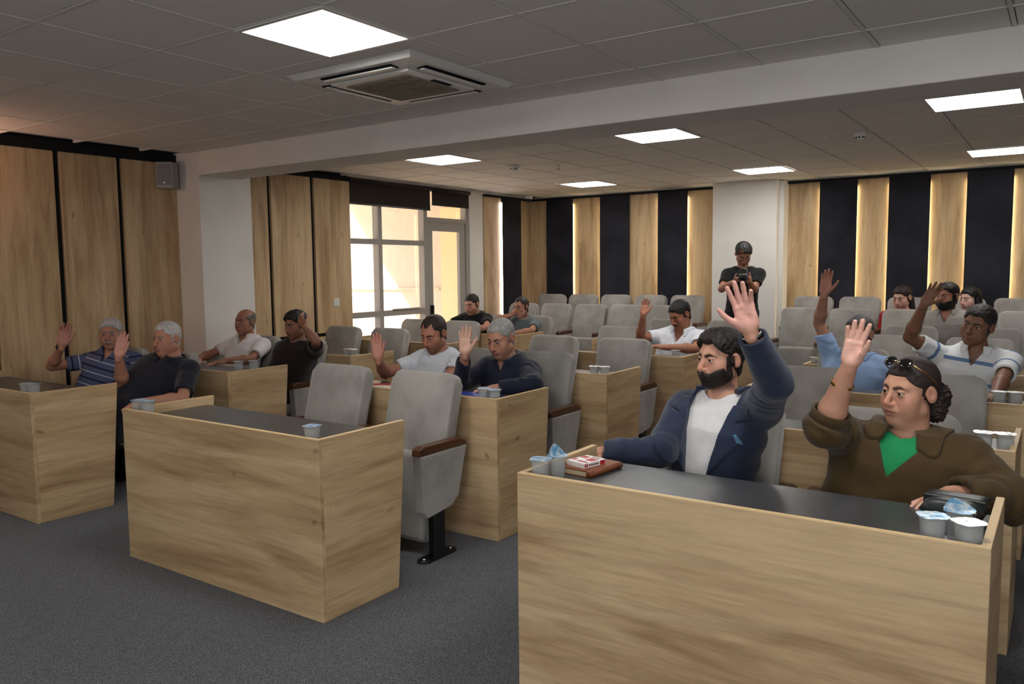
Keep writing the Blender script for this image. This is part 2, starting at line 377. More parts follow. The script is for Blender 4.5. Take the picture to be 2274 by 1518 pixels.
wbox(door, 'handle', (XL-0.05, 8.40, 1.0), (XL-0.0, 8.425, 1.14), 'blackmetal')
def blind(y0, y1, z0, label):
    r = empty('roller_blind', (XL-0.005, (y0+y1)/2, z0)); tag(r, label, 'blind', 'roller blinds over the glazing')
    o = box('fabric', (-0.002, -(y1-y0)/2, 0.0), (0.001, (y1-y0)/2, 2.70-z0), M['blind'], r)
    me = lathe_mesh('roller', [(0.024, -(y1-y0)/2), (0.024, (y1-y0)/2)], 14); o = link('roller', me, M['blind'], r); o.rotation_euler = (math.pi/2, 0, 0); o.location = (0.02, 0, 2.70-z0)
    box('bottom_bar', (-0.008, -(y1-y0)/2, -0.012), (0.008, (y1-y0)/2, 0.012), M['blackmetal'], r, bev=0.003)
blind(6.87, 8.38, 2.425, 'wide dark brown roller blind above the window panes')
blind(8.42, 9.23, 2.50, 'narrow dark brown roller blind above the glass door')

# balcony outside
ext = structure(box('exterior_wall', (-13.5, 10.0, -1.5), (XL-0.16, 10.3, 3.2), M['stucco']), 'sunlit beige end wall of the balcony beyond the window')
structure(box('exterior_panel', (-8.25, 9.97, 0.0), (-7.35, 10.0, 2.6), mat('pale_yellow', srgb(250, 228, 184), 0.8)), 'pale yellow panel on the balcony end wall')  # added panel, paler and warmer in colour than the end wall
structure(box('exterior_slab', (-10.5, 2.0, 2.95), (XL-0.15, 10.0, 3.2), M['stucco']), 'balcony slab over the window')
structure(box('exterior_floor', (-10.5, 2.0, -0.25), (XL-0.15, 10.0, -0.05), M['stucco']), 'balcony floor outside')
structure(box('exterior_parapet', (-10.5, 2.0, -0.05), (-10.36, 10.0, 0.55), M['stucco']), 'balcony parapet outside')
structure(box('exterior_ledge', (-12.5, 9.965, 1.30), (-8.3, 10.0, 1.335), M['stucco']), 'thin ledge on the balcony end wall')
structure(box('exterior_ground', (-60, -40, -3.2), (60, 60, -3.0), M['stucco']))

# ------------------------------------------------------------------ ceiling fittings
LIGHT_LABEL = ['large lit ceiling panel next to the air conditioner', 'lit ceiling panel over the large front desk, above the picture', 'lit ceiling panel behind the photographer, middle of three', 'lit ceiling panel right above the photographer', 'lit ceiling panel behind the photographer, on the window side',
    'lit ceiling panel nearest the window wall, just past the beam', 'lit ceiling panel just past the beam, middle of the near row', 'lit ceiling panel just past the beam, rightmost of the near row',
    'small lit ceiling panel of the far row, nearest the window corner', 'lit ceiling panel above the white back column', 'lit ceiling panel of the far row, cut by the right picture edge']
fr_me = None
for k, (x, y) in enumerate(LIGHTS):
    r = empty('ceiling_light', (x, y, CZ)); tag(r, LIGHT_LABEL[k], 'ceiling light', 'square ceiling light panels')
    bm = bmesh.new()
    for lo, hi in (((-0.298, -0.298, -0.006), (0.298, -0.272, 0.02)), ((-0.298, 0.272, -0.006), (0.298, 0.298, 0.02)), ((-0.298, -0.272, -0.006), (-0.272, 0.272, 0.02)), ((0.272, -0.272, -0.006), (0.298, 0.272, 0.02))): add_box(bm, lo, hi)
    link('frame', bm_mesh(bm, 'light_frame'), M['white'], r)
    bm = bmesh.new(); add_box(bm, (-0.272, -0.272, -0.003), (0.272, 0.272, 0.01)); link('diffuser', bm_mesh(bm, 'diffuser'), M['light_diff'], r)

# cassette air conditioner
r = empty('ceiling_air_conditioner', (AC[0], AC[1], CZ)); tag(r, 'white four-way cassette air conditioner with a dusty square grille', 'air conditioner')
bm = bmesh.new(); q = 0.475; q2 = 0.44
b0 = [bm.verts.new((sx*q, sy*q, 0.0)) for sx, sy in ((-1, -1), (1, -1), (1, 1), (-1, 1))]
b1 = [bm.verts.new((sx*q2, sy*q2, -0.028)) for sx, sy in ((-1, -1), (1, -1), (1, 1), (-1, 1))]
b2 = [bm.verts.new((sx*0.30, sy*0.30, -0.036)) for sx, sy in ((-1, -1), (1, -1), (1, 1), (-1, 1))]
for a, b in ((b0, b1), (b1, b2)):
    for i in range(4): bm.faces.new((a[i], a[(i+1) % 4], b[(i+1) % 4], b[i]))
bm.faces.new(b2); bm.faces.new(b0[::-1])
link('panel', bm_mesh(bm, 'ac_panel'), M['white'], r)
for k in range(4):
    a = k*math.pi/2; ca, sa = math.cos(a), math.sin(a)
    for nm, (lx0, lx1, ly0, ly1, z0, z1), m in (('vent', (-0.27, 0.27, 0.335, 0.405, -0.037, -0.02), 'dark'), ('louver', (-0.262, 0.262, 0.352, 0.385, -0.046, -0.038), 'white')):
        me = box_mesh(nm, (lx0, ly0, z0), (lx1, ly1, z1), 0.002); o = link(nm, me, M[m], r); o.rotation_euler = (0.0, 0, a)
gr = box('grille_frame', (-0.30, -0.30, -0.05), (0.30, 0.30, -0.035), M['white'], r, bev=0.006, seg=2)
box('grille', (-0.235, -0.235, -0.056), (0.235, 0.235, -0.045), M['dirty'], r, bev=0.002)
for k in range(22): box('grille_slat', (-0.232, -0.228+k*0.0212, -0.059), (0.232, -0.222+k*0.0212, -0.055), M['dirty'], r)
box('receiver_window', (0.255, -0.06, -0.054), (0.285, 0.10, -0.047), M['dark'], r)

def detector(x, y, label):
    r = empty('smoke_detector', (x, y, CZ)); tag(r, label, 'smoke detector', 'round ceiling smoke detectors')
    link('base', lathe_mesh('base', [(0.055, 0), (0.055, -0.012), (0.048, -0.03)], 20), M['white'], r)
    link('sensor', lathe_mesh('sensor', [(0.038, -0.028), (0.036, -0.05), (0.02, -0.058)], 16), M['white'], r)
    for k in range(8):
        o = box('slot', (0.030, -0.006, -0.047), (0.039, 0.006, -0.034), M['dark'], r); o.rotation_euler = (0, 0, k*math.pi/4); o.location = Matrix.Rotation(k*math.pi/4, 3, 'Z') @ Vector((0.0345, 0, -0.0405))
detector(-4.97, 7.26, 'round smoke detector on the ceiling near the blinds'); detector(-1.49, 7.38, 'round smoke detector on the ceiling above the raised hands')
for x, y, lb in ((-4.55, 7.5, 'small sprinkler head hanging from the ceiling left of the white column'), (-1.75, 7.3, 'small sprinkler head hanging from the ceiling right of the white column')):
    r = empty('sprinkler', (x, y, CZ)); tag(r, lb, 'sprinkler', 'ceiling sprinkler heads')
    link('escutcheon', lathe_mesh('escutcheon', [(0.03, 0), (0.024, -0.008)], 16), M['white'], r)
    link('stem', lathe_mesh('stem', [(0.008, -0.006), (0.007, -0.045)], 10), M['white'], r); link('deflector', lathe_mesh('deflector', [(0.016, -0.045), (0.016, -0.05)], 12), M['chrome'], r)
r = empty('dome_camera', (-6.78, 10.30, CZ)); tag(r, 'small white dome security camera under the ceiling in the far corner', 'security camera')
link('base', lathe_mesh('base', [(0.06, 0), (0.062, -0.03), (0.055, -0.05)], 20), M['white'], r)
link('dome', lathe_mesh('dome', [(0.048, -0.045), (0.042, -0.07), (0.028, -0.088), (0.01, -0.094)], 20), M['blackmetal'], r)
# loudspeaker in the corner by the column
r = empty('wall_speaker', (-6.96, 4.40, 2.40), math.radians(38)); tag(r, 'grey box loudspeaker mounted high beside the left column', 'speaker')
prism('cabinet', [(-0.075, 0.02), (0.075, 0.02), (0.095, 0.12), (-0.095, 0.12)], 'z', 0.0, 0.245, mat('speaker_grey', srgb(150, 150, 150), 0.6), r, bev=0.012)
prism('grille', [(-0.066, 0.016), (0.066, 0.016), (0.066, 0.022), (-0.066, 0.022)], 'z', 0.03, 0.225, mat('speaker_mesh', srgb(120, 121, 121), 0.7), r)
box('bracket', (-0.02, 0.12, 0.08), (0.02, 0.19, 0.16), M['blackmetal'], r); box('badge', (-0.012, 0.0125, 0.045), (0.012, 0.0165, 0.055), M['chrome'], r)
# light switch
r = empty('light_switch', (XL+0.036, 6.60, 1.25)); tag(r, 'white double light switch on the oak panel by the window', 'light switch')
box('plate', (0, -0.045, -0.045), (0.008, 0.045, 0.045), M['white'], r, bev=0.003); box('rocker', (0.008, -0.033, -0.033), (0.013, -0.002, 0.033), M['white'], r, bev=0.002); box('rocker', (0.008, 0.002, -0.033), (0.013, 0.033, 0.033), M['white'], r, bev=0.002)
# unseen lamp added just left of the picture for its warm glow
r = empty('added_lamp', (XL+0.04, 2.45, 2.36)); tag(r, 'added warm lamp on the left oak wall outside the picture', 'lamp')
box('backplate', (0, -0.06, -0.1), (0.015, 0.06, 0.1), M['blackmetal'], r, bev=0.004)
link('bulb', lathe_mesh('bulb', [(0.03, -0.06), (0.045, -0.02), (0.045, 0.04), (0.03, 0.07)], 16), mat('warm_bulb', (1, 1, 1, 1), 0.5, emit=(1.0, 0.58, 0.42, 1), estr=38.0), r, (0.09, 0, 0))
# roll-up banner at the left picture edge
r = empty('roll_up_banner', (-7.035, 2.46, 0), math.radians(90)); tag(r, 'white roll-up banner with a red border by the left wall', 'banner')
box('base', (-0.42, -0.022, 0), (0.42, 0.022, 0.06), M['alu'], r, bev=0.01); box('sheet', (-0.40, -0.004, 0.08), (0.37, 0.0, 1.42), mat('banner_white', srgb(226, 214, 220), 0.6), r)
box('red_border', (0.37, -0.004, 0.08), (0.40, 0.0, 1.42), mat('banner_red', srgb(150, 44, 60), 0.6), r)
box('top_rail', (-0.41, -0.012, 1.42), (0.41, 0.01, 1.445), M['alu'], r); box('pole', (-0.012, 0.001, 0.06), (0.012, 0.02, 1.42), M['alu'], r)

wf = structure(empty('added_window', (0.9, YF+0.02, 0)), 'added window frame on the plain front wall behind the camera')  # frame added around the fill light; no window is known here
for x0 in (-1.0, 0.27, 1.54, 2.80): wbox(wf, 'mullion', (x0-0.03, YF+0.001, 0.3), (x0+0.03, YF+0.06, 2.5), 'alu')
for z0 in (0.3, 2.5): wbox(wf, 'transom', (-1.03, YF+0.001, z0-0.03), (2.83, YF+0.06, z0+0.03), 'alu')
# ------------------------------------------------------------------ desks
ROWY = [2.42, 3.76, 5.06, 6.40, 7.70]
DESK = {'L': ([-5.41, -5.23, -5.26, -5.25, -5.24], 1.56), 'M': ([-2.735, -2.71, -2.68, -2.66, -2.66], 1.60), 'R': ([-0.135, -0.14, -0.145, -0.15, -0.15], 1.52)}
DT = 0.80      # table surface
DESK_LAB = {}
BLK = {'L': 'by the window wall', 'M': 'in the middle block', 'R': 'in the block at the right'}
ORD = ['first', 'second', 'third', 'fourth', 'fifth']
def make_desk(Wd):
    r = empty('council_desk')
    f = box('front_panel', (-Wd, 0.0, 0.0), (0.0, 0.025, 0.85), M['wood_x'], r, bev=0.0015)
    box('edge_band', (-Wd+0.001, 0.001, 0.8495), (-0.001, 0.024, 0.8515), M['edge'], f).location = (0, 0, 0.4255)
    for x0, x1 in ((-Wd, -Wd+0.025), (-0.025, 0.0)):
        c = (x0+x1)/2
        s = prism('side_panel', [(0.0252, 0.0), (0.505, 0.0), (0.575, 0.85), (0.0252, 0.85)], 'x', -0.0125, 0.0125, M['wood_y'], r, bev=0.0015, seg=1); s.location = (c, 0, 0)
        box('edge_band', (-0.0115, 0.027, 0.8495), (0.0115, 0.573, 0.8515), M['edge'], s)
    box('table_top', (-Wd+0.0255, 0.0255, DT-0.025), (-0.0255, 0.53, DT), M['table'], r, bev=0.002)
    return r
proto = {k: make_desk(w) for k, (_, w) in DESK.items()}
desk_label = {
 ('L', 0): 'oak desk at the left picture edge with a striped-shirt man behind it', ('M', 0): 'oak front desk with two empty chairs behind it, in the middle of the picture', ('R', 0): 'large oak front desk with a notebook and a black purse on it',
 ('L', 1): 'oak desk of the man scratching his head', ('M', 1): 'oak desk with a blue folder, where two men raise their hands', ('R', 1): 'oak desk behind the blazer man, with empty chairs',
 ('L', 2): 'oak desk with foil cups in front of two dark chairs by the window', ('M', 2): 'narrow-looking oak desk with two water cups and two empty chairs behind it', ('R', 2): 'oak desk of the pale blue shirt man and the white striped polo man',
 ('L', 3): 'oak desk hidden behind the man in the white T-shirt', ('M', 3): 'oak desk of the moustached man in the white polo', ('R', 3): 'oak desk behind the white striped polo man',
 ('L', 4): 'oak desk of the two men sitting near the far window corner', ('M', 4): 'far middle oak desk behind the moustached man', ('R', 4): 'far oak desk in front of the bearded man in grey'}
for k, (xs, wd) in DESK.items():
    for i, (x, y) in enumerate(zip(xs, ROWY)):
        o = proto[k] if i == 0 else make_desk(1.44) if (k, i) == ('L', 2) else copy_tree(proto[k])
        o.location = (x, y, 0); tag(o, desk_label[(k, i)], 'desk', 'oak council desks')

# ------------------------------------------------------------------ chairs
def back_mesh(w, name='backrest'):
    """padded reclined back: rounded outline, soft edges, slight hollow towards the middle"""
    bm = bmesh.new(); pts = rrect(-w/2, w/2, 0.0, 0.66, 0.055, 5, 0.03); th = 0.085
    a = [bm.verts.new((x, 0, z)) for x, z in pts]; b = [bm.verts.new((x, th, z)) for x, z in pts]
    fa = bm.faces.new(a); fb = bm.faces.new(b[::-1]); k = len(pts)
    for i in range(k): bm.faces.new((a[i], b[i], b[(i+1) % k], a[(i+1) % k]))
    bmesh.ops.bevel(bm, geom=list(fa.edges)+list(fb.edges), offset=0.022, segments=3, affect='EDGES', profile=0.5)
    lean = math.radians(17)
    for v in bm.verts:
        t = v.co.z/0.66
        v.co.y += 0.02*(1-min(1, t*2.2))**2 + 0.012*math.sin(t*math.pi)*(1-(2*v.co.x/w)**2)
        v.co = Vector((v.co.x, 0.062+v.co.y*math.cos(lean)+v.co.z*math.sin(lean), 0.375+v.co.z*math.cos(lean)-v.co.y*math.sin(lean)))
    return bm_mesh(bm, name, True)
def seat_mesh(w, down):
    bm = bmesh.new(); pts = rrect(-w/2, w/2, 0.0, 0.50, 0.05, 4, 0.03); th = 0.11
    a = [bm.verts.new((x, 0, z)) for x, z in pts]; b = [bm.verts.new((x, th, z)) for x, z in pts]
    fa = bm.faces.new(a); fb = bm.faces.new(b[::-1]); k = len(pts)
    for i in range(k): bm.faces.new((a[i], b[i], b[(i+1) % k], a[(i+1) % k]))
    bmesh.ops.bevel(bm, geom=list(fa.edges)+list(fb.edges), offset=0.03, segments=3, affect='EDGES', profile=0.5)
    if down: R_ = Matrix.Rotation(math.radians(86), 4, 'X'); T = Matrix.Translation((0, 0.20, 0.335))
    else: R_ = Matrix.Rotation(math.radians(-8), 4, 'X'); T = Matrix.Translation((0, -0.055, 0.075))
    bmesh.ops.transform(bm, matrix=T @ R_, verts=bm.verts)
    return bm_mesh(bm, 'seat', True)
ARM = [(-0.155, 0.60), (-0.135, 0.285), (-0.105, 0.25), (0.10, 0.272), (0.165, 0.32), (0.245, 0.60)]
def make_chair(w, ax, arms, down):
    """w back width, ax arm offset, arms (-1, 1) sides present"""
    r = empty('auditorium_chair')
    bk = link('backrest', back_mesh(w), M['velvet'], r)
    link('seat', seat_mesh(w-0.03, down), M['velvet'], r)
    for s in arms:
        x = s*ax; t = 0.034
        p = prism('arm_panel', [(y, z) for y, z in ARM], 'x', -t, t, M['velvet'], r, bev=0.008, seg=2); p.location = (x, 0, 0)
        a = prism('armrest', [(-0.165, 0.602), (0.25, 0.602), (0.245, 0.63), (0.19, 0.648), (0.0, 0.648), (-0.13, 0.652), (-0.16, 0.635)], 'x', -0.031, 0.031, M['armwood'], p, bev=0.008, seg=2)
        lg = box('leg', (x-0.022, -0.045, 0.012), (x+0.022, 0.05, 0.27), M['blackmetal'], r, bev=0.003)
        ft = prism('foot_plate', rrect(-0.04, 0.04, -0.15, 0.15, 0.038, 5), 'z', 0.0, 0.013, M['blackmetal'], None, bev=0.003, seg=1); ft.parent = lg; ft.location = (0, 0, -lg.location.z)
        for yy in (-0.115, 0.115):
            bt = link('bolt', BOLT, None, None); bt.parent = lg; bt.location = (0, yy, 0.013-lg.location.z)
    tg = box('label_tag', (-0.012, -0.002, -0.02), (0.012, 0.001, 0.02), M['tag'], r); tg.location = (w/2-0.07, 0.165, 0.60); tg.rotation_euler = (math.radians(-19), 0, 0)
    return r
BOLT = lathe_mesh('bolt', [(0.012, 0), (0.012, 0.004), (0.005, 0.009)], 8); BOLT.materials.append(M['chrome'])
CH = {}
def chair(x, y, z, kind, label, group, rz=0.0):
    w, ax, arms, down = kind
    if kind not in CH: o = CH[kind] = make_chair(*kind)
    else: o = copy_tree(CH[kind])
    o.location = (x, y, z); o.rotation_euler = (0, 0, rz); tag(o, label, 'chair', group); return o
DW = 0.485; DA = 0.29
CHY = 0.955
occupied = {('L', 0, 0), ('L', 0, 1), ('R', 0, 0), ('R', 0, 1), ('L', 1, 0), ('L', 1, 1), ('M', 1, 0), ('M', 1, 1), ('R', 2, 0), ('R', 2, 1), ('M', 3, 1), ('L', 4, 0), ('L', 4, 1)}
chair_lab = {
 ('L', 0, 0): 'grey velvet chair of the man in the striped blue polo', ('L', 0, 1): 'grey velvet chair of the man in the dark navy polo',
 ('M', 0, 0): 'empty grey velvet chair farther from the camera of the pair behind the middle front desk', ('M', 0, 1): 'empty grey velvet chair with a dark wood armrest, behind the middle front desk',
 ('R', 0, 0): 'grey velvet chair of the man in the navy blazer', ('R', 0, 1): 'grey velvet chair of the woman in the olive shirt',
 ('L', 1, 0): 'grey velvet chair of the bald man in the white shirt', ('L', 1, 1): 'grey velvet chair of the man scratching his head',
 ('M', 1, 0): 'grey velvet chair of the man in the white T-shirt', ('M', 1, 1): 'grey velvet chair of the grey-haired man in the navy shirt',
 ('R', 1, 0): 'empty grey velvet chair directly behind the navy blazer man', ('R', 1, 1): 'empty grey velvet chair directly behind the woman in the olive shirt',
 ('L', 2, 0): 'empty grey chair under the window, the one nearer the light switch', ('L', 2, 1): 'empty grey chair under the window, just behind the raised hand of the white T-shirt man',
 ('M', 2, 0): 'empty grey chair behind the navy shirt man, left of the pair at the narrow-looking desk', ('M', 2, 1): 'empty grey chair in front of the moustached man in the white polo',
 ('R', 2, 0): 'grey velvet chair of the man in the pale blue shirt', ('R', 2, 1): 'grey velvet chair of the man in the white striped polo',
 ('L', 3, 0): 'empty grey chair behind the head of the white T-shirt man', ('L', 3, 1): 'empty grey chair in front of the man in the black T-shirt',
 ('M', 3, 0): 'empty grey chair beside the raised arm of the moustached man', ('M', 3, 1): 'grey velvet chair of the moustached man in the white polo',
 ('R', 3, 0): 'empty grey chair between the pale blue shirt man and the white striped polo man', ('R', 3, 1): 'empty grey chair right behind the white striped polo man',
 ('L', 4, 0): 'grey chair of the man in the black T-shirt near the window corner', ('L', 4, 1): 'grey chair of the man in the grey T-shirt near the window corner',
 ('M', 4, 0): 'far empty grey chair of the middle block, left of the pair', ('M', 4, 1): 'far empty grey chair of the middle block, right of the pair',
 ('R', 4, 0): 'darker empty grey chair in front of the bearded man', ('R', 4, 1): 'empty grey chair behind the white striped polo man, right of his head'}
CHX = {}
CENT = {('L', 0): (-6.40, -5.72), ('L', 1): (-6.38, -5.76), ('L', 2): (-6.62, -5.92), ('L', 3): (-6.70, -5.99), ('L', 4): (-6.50, -5.78)}
for _i in range(5): CENT[('M', _i)] = (-3.87, -3.15); CENT[('R', _i)] = (-1.275, -0.57)
for k, (xs, wd) in DESK.items():
    for i, (x, y) in enumerate(zip(xs, ROWY)):
        for j, s in enumerate((-1, 1)):
            cx = CENT[(k, i)][j]
            CHX[(k, i, j)] = (cx, y+CHY)
            chair(cx, y+CHY, 0, (DW, DA, (-1, 1), (k, i, j) in occupied), chair_lab[(k, i, j)], 'grey velvet chairs at the desks')
P_ = 0.548
rowlab = {6: 'in next-to-last row', 7: 'in the last row'}
ROWS = []
for row, yc, zt, xs_l, xs_r in ((6, 9.335, TIER1, [-6.412+P_*q for q in range(5)], [-2.52+P_*q for q in range(5)]), (7, 10.235, TIER2, [-6.492+P_*q for q in range(5)], [-2.62+P_*q for q in range(6)])):
    for b, xs in (('left', xs_l), ('right', xs_r)):
        for q, cx in enumerate(xs):
            last = q == len(xs)-1
            occ = (row == 7 and b == 'right' and q in (2, 3)) or (row == 6 and b == 'right' and q == 3)
            ordn = ['first', 'second', 'third', 'fourth', 'fifth', 'sixth'][q]
            lb = f"grey theatre chair {rowlab[row]}, {ordn} from the left, {b} of the white column"
            chair(cx, yc, zt, (0.465, 0.274, (-1, 1) if last else (-1,), occ), lb, 'theatre chairs in the rear rows')
            ROWS.append((row, b, q, cx, yc, zt))

# ------------------------------------------------------------------ things on the desks
def milky(name, col, k):
    m = mat(name, col, 0.25, spec=0.5); n, l, b = nodes_of(m)
    t = n.new('ShaderNodeBsdfTransparent'); x = n.new('ShaderNodeMixShader'); x.inputs[0].default_value = k
    l.new(t.outputs[0], x.inputs[1]); l.new(b.outputs[0], x.inputs[2]); l.new(x.outputs[0], n['Material Output'].inputs['Surface']); return m
M['cup'] = milky('cup_plastic', srgb(206, 210, 210), 0.30)
M['water'] = milky('water_fill', srgb(190, 198, 202), 0.16)
M['foil'] = noisy('blue_printed_foil', srgb(205, 216, 224), srgb(104, 162, 206), 42, rough=0.3, lo=0.42, hi=0.58); M['foil'].node_tree.nodes['Principled BSDF'].inputs['Metallic'].default_value = 0.35
M['foil2'] = noisy('silver_foil', srgb(196, 202, 206), srgb(240, 242, 244), 50, rough=0.25, lo=0.4, hi=0.6); M['foil2'].node_tree.nodes['Principled BSDF'].inputs['Metallic'].default_value = 0.6
def squircle(r, n=24, p=4.0):
    out = []
    for i in range(n):
        a = 2*math.pi*i/n; c, s = math.cos(a), math.sin(a)
        k = (abs(c)**p+abs(s)**p)**(-1/p); out.append((r*k*c, r*k*s))
    return out
def cup_body():
    bm = bmesh.new(); n = 24
    prof = [(0.0265, 0.0), (0.028, 0.02), (0.033, 0.088), (0.0345, 0.092), (0.0395, 0.093), (0.0395, 0.0948), (0.0335, 0.0948), (0.0318, 0.088), (0.0268, 0.003)]
    rings = []
    for r_, z in prof: rings.append([bm.verts.new((x, y, z)) for x, y in squircle(r_, n, 3.2)])
    for a, b in zip(rings, rings[1:]):
        for i in range(n): bm.faces.new((a[i], a[(i+1) % n], b[(i+1) % n], b[i]))
    bm.faces.new(rings[0][::-1]); bm.faces.new(rings[-1])
    return bm_mesh(bm, 'cup_body', True)
def foil_lid(peel):
    bm = bmesh.new(); n = 24; rings = []
    for rr in (0.004, 0.014, 0.026, 0.0405):
        rings.append([bm.verts.new((x, y, 0)) for x, y in squircle(rr, n, 3.2)])
    bm.faces.new(rings[0])
    for a, b in zip(rings, rings[1:]):
        for i in range(n): bm.faces.new((a[i], a[(i+1) % n], b[(i+1) % n], b[i]))
    rnd = random.Random(3+int(peel*10))
    for v in bm.verts:
        v.co.z += rnd.uniform(-0.0008, 0.0012)
        t = (v.co.x+v.co.y)/0.05-0.1
        if peel and t > 0:
            v.co.z += peel*t*0.045; v.co.x -= peel*t*0.028; v.co.y -= peel*t*0.022
    me = bm_mesh(bm, 'lid', True); return me
CUPB = cup_body(); CUPB.materials.append(M['cup'])
WAT = lathe_mesh('water', [(0.0262, 0.004), (0.0275, 0.02), (0.0305, 0.072)], 20); WAT.materials.append(M['water'])
LIDS = {}
def cup(x, y, label, peel=0.0, foil='foil', rz=0.0, full=True, z=DT):
    r = empty('water_cup', (x, y, z), rz); tag(r, label, 'cup', 'foil-lidded plastic water cups')
    link('cup_body', CUPB, None, r)
    if full: link('water', WAT, None, r)
    key = (round(peel, 1), foil)
    if key not in LIDS: LIDS[key] = foil_lid(peel); LIDS[key].materials.append(M[foil])
    link('foil_lid', LIDS[key], None, r, (0, 0, 0.0968)); return r
for a in (
 (-1.595, 2.49, 'blue foil-lidded water cup at the left corner of the large front desk, unopened', 0.0, 'foil', 0.3), (-1.575, 2.575, 'water cup with a half-peeled blue foil lid, beside the brown notebook', 0.8, 'foil', 2.2),
 (-0.285, 2.505, 'blue foil-lidded water cup beside the black purse, leftmost of three', 0.0, 'foil', 0.5), (-0.228, 2.60, 'water cup with a torn blue foil lid against the black purse', 0.5, 'foil', 1.4), (-0.195, 2.492, 'pale foil-lidded water cup against the side panel of the large front desk', 0.0, 'foil2', 0.8),
 (-2.845, 2.485, 'single blue foil-lidded water cup on the empty middle front desk', 0.0, 'foil', 0.1), (-4.285, 2.490, 'foil-lidded cup at the far corner of the empty middle front desk, outer of the pair', 0.0, 'foil', 0.3), (-4.205, 2.495, 'foil-lidded cup at the far corner of the empty middle front desk, inner of the pair', 0.0, 'foil', 0.7),
 (-5.605, 2.49, 'blue-lidded cup at the left picture edge desk, left of the pair', 0.0, 'foil', 0.2), (-5.525, 2.50, 'blue-lidded cup at the left picture edge desk, right of the pair', 0.0, 'foil', 0.6),
 (-2.86, 3.84, 'foil-lidded cup beside the blue folder, left of the pair', 0.0, 'foil', 0.4), (-2.775, 3.83, 'foil-lidded cup in the desk corner below the navy shirt man', 0.0, 'foil', 0.9),
 (-5.46, 4.03, 'clear water cup in front of the bald man in white', 0.0, 'foil2', 0.2), (-5.40, 4.13, 'clear water cup under the hands of the bald man in white', 0.0, 'foil2', 0.5),
 (-5.44, 5.20, 'foil cup on the desk under the window, left of the pair', 0.0, 'foil2', 0.5), (-5.36, 5.20, 'foil cup on the desk under the window, right of the pair', 0.0, 'foil2', 0.2),
 (-2.825, 5.15, 'foil cup on the narrow-looking middle desk, left of the pair', 0.0, 'foil2', 0.3), (-2.743, 5.16, 'foil cup on the narrow-looking middle desk, right of the pair', 0.0, 'foil2', 0.7),
 (-2.765, 6.50, 'clear cup below the folded arm of the moustached man', 0.0, 'foil2', 0.1), (-5.40, 7.78, 'small cup in front of the man in the grey T-shirt', 0.0, 'foil2', 0.3), (-4.08, 7.76, 'far small cup on the hindmost middle desk', 0.0, 'foil2', 0.3),
 (-0.262, 3.90, 'silver foil cup behind the woman in olive, left of the pair', 0.0, 'foil2', 0.1), (-0.185, 3.91, 'silver foil cup behind the woman in olive, right of the pair', 0.0, 'foil2', 0.3),
 (-0.285, 5.22, 'silver foil cup at the elbow of the white striped polo man, left of the pair', 0.0, 'foil2', 0.1), (-0.208, 5.23, 'silver foil cup at the elbow of the white striped polo man, right of the pair', 0.0, 'foil2', 0.4),
 (-0.27, 6.55, 'silver foil cup on the desk behind the white striped polo man', 0.0, 'foil2', 0.2), (-1.60, 6.50, 'foil cup left of the pale blue shirt man, left of the pair', 0.0, 'foil2', 0.2), (-1.52, 6.51, 'foil cup left of the pale blue shirt man, right of the pair', 0.0, 'foil2', 0.2)):
    cup(*a)

# brown notebook with a red and white box on it
r = empty('notebook', (-1.545, 2.775, DT), math.radians(-7)); tag(r, 'brown leather notebook on the large front desk', 'notebook')
M['leather'] = noisy('brown_leather', srgb(118, 66, 40), srgb(132, 76, 48), 40, rough=0.5, bump=0.1); M['paper'] = mat('cream_pages', srgb(226, 204, 168), 0.8)
prism('cover_bottom', rrect(-0.078, 0.078, -0.108, 0.108, 0.008, 3), 'z', 0.0, 0.003, M['leather'], r); prism('cover_top', rrect(-0.078, 0.078, -0.108, 0.108, 0.008, 3), 'z', 0.022, 0.0255, M['leather'], r)
box('pages', (-0.074, -0.104, 0.003), (0.072, 0.104, 0.022), M['paper'], r)
sp = link('spine', lathe_mesh('spine', [(0.0128, -0.108), (0.0128, 0.108)], 14), M['leather'], r); sp.rotation_euler = (math.pi/2, 0, 0); sp.location = (0.074, 0, 0.0128)
r = empty('pocket_book', (-1.552, 2.758, DT+0.0256), math.radians(-14)); tag(r, 'small red and white pocket book lying on the brown notebook', 'book')
PW, PR = mat('book_white', srgb(232, 228, 226), 0.45), mat('book_red', srgb(178, 36, 52), 0.45)
box('block', (-0.049, -0.061, 0.0), (0.049, 0.061, 0.021), PW, r, bev=0.001)
for lo, hi in (((-0.045, 0.012, 0.021), (-0.012, 0.040, 0.0216)), ((0.004, -0.012, 0.021), (0.042, 0.028, 0.0216)), ((-0.044, -0.036, 0.021), (-0.026, -0.016, 0.0216)), ((-0.008, -0.045, 0.021), (0.043, -0.030, 0.0216)), ((0.0488, -0.058, 0.004), (0.0496, -0.05, 0.017)), ((0.0488, -0.047, 0.004), (0.0496, -0.041, 0.017)), ((0.0488, 0.03, 0.002), (0.0496, 0.058, 0.019))):
    box('red_print', lo, hi, PR, r)
for k in range(7): box('spine_letter', (0.0488, -0.036+k*0.0085, 0.007), (0.0495, -0.030+k*0.0085, 0.014), mat('ink', srgb(90, 60, 66), 0.6) if k == 0 else bpy.data.materials['ink'], r)
for k in range(5): box('title_letter', (-0.006+k*0.009, 0.036, 0.021), (-0.001+k*0.009, 0.050, 0.0215), bpy.data.materials['ink'], r)

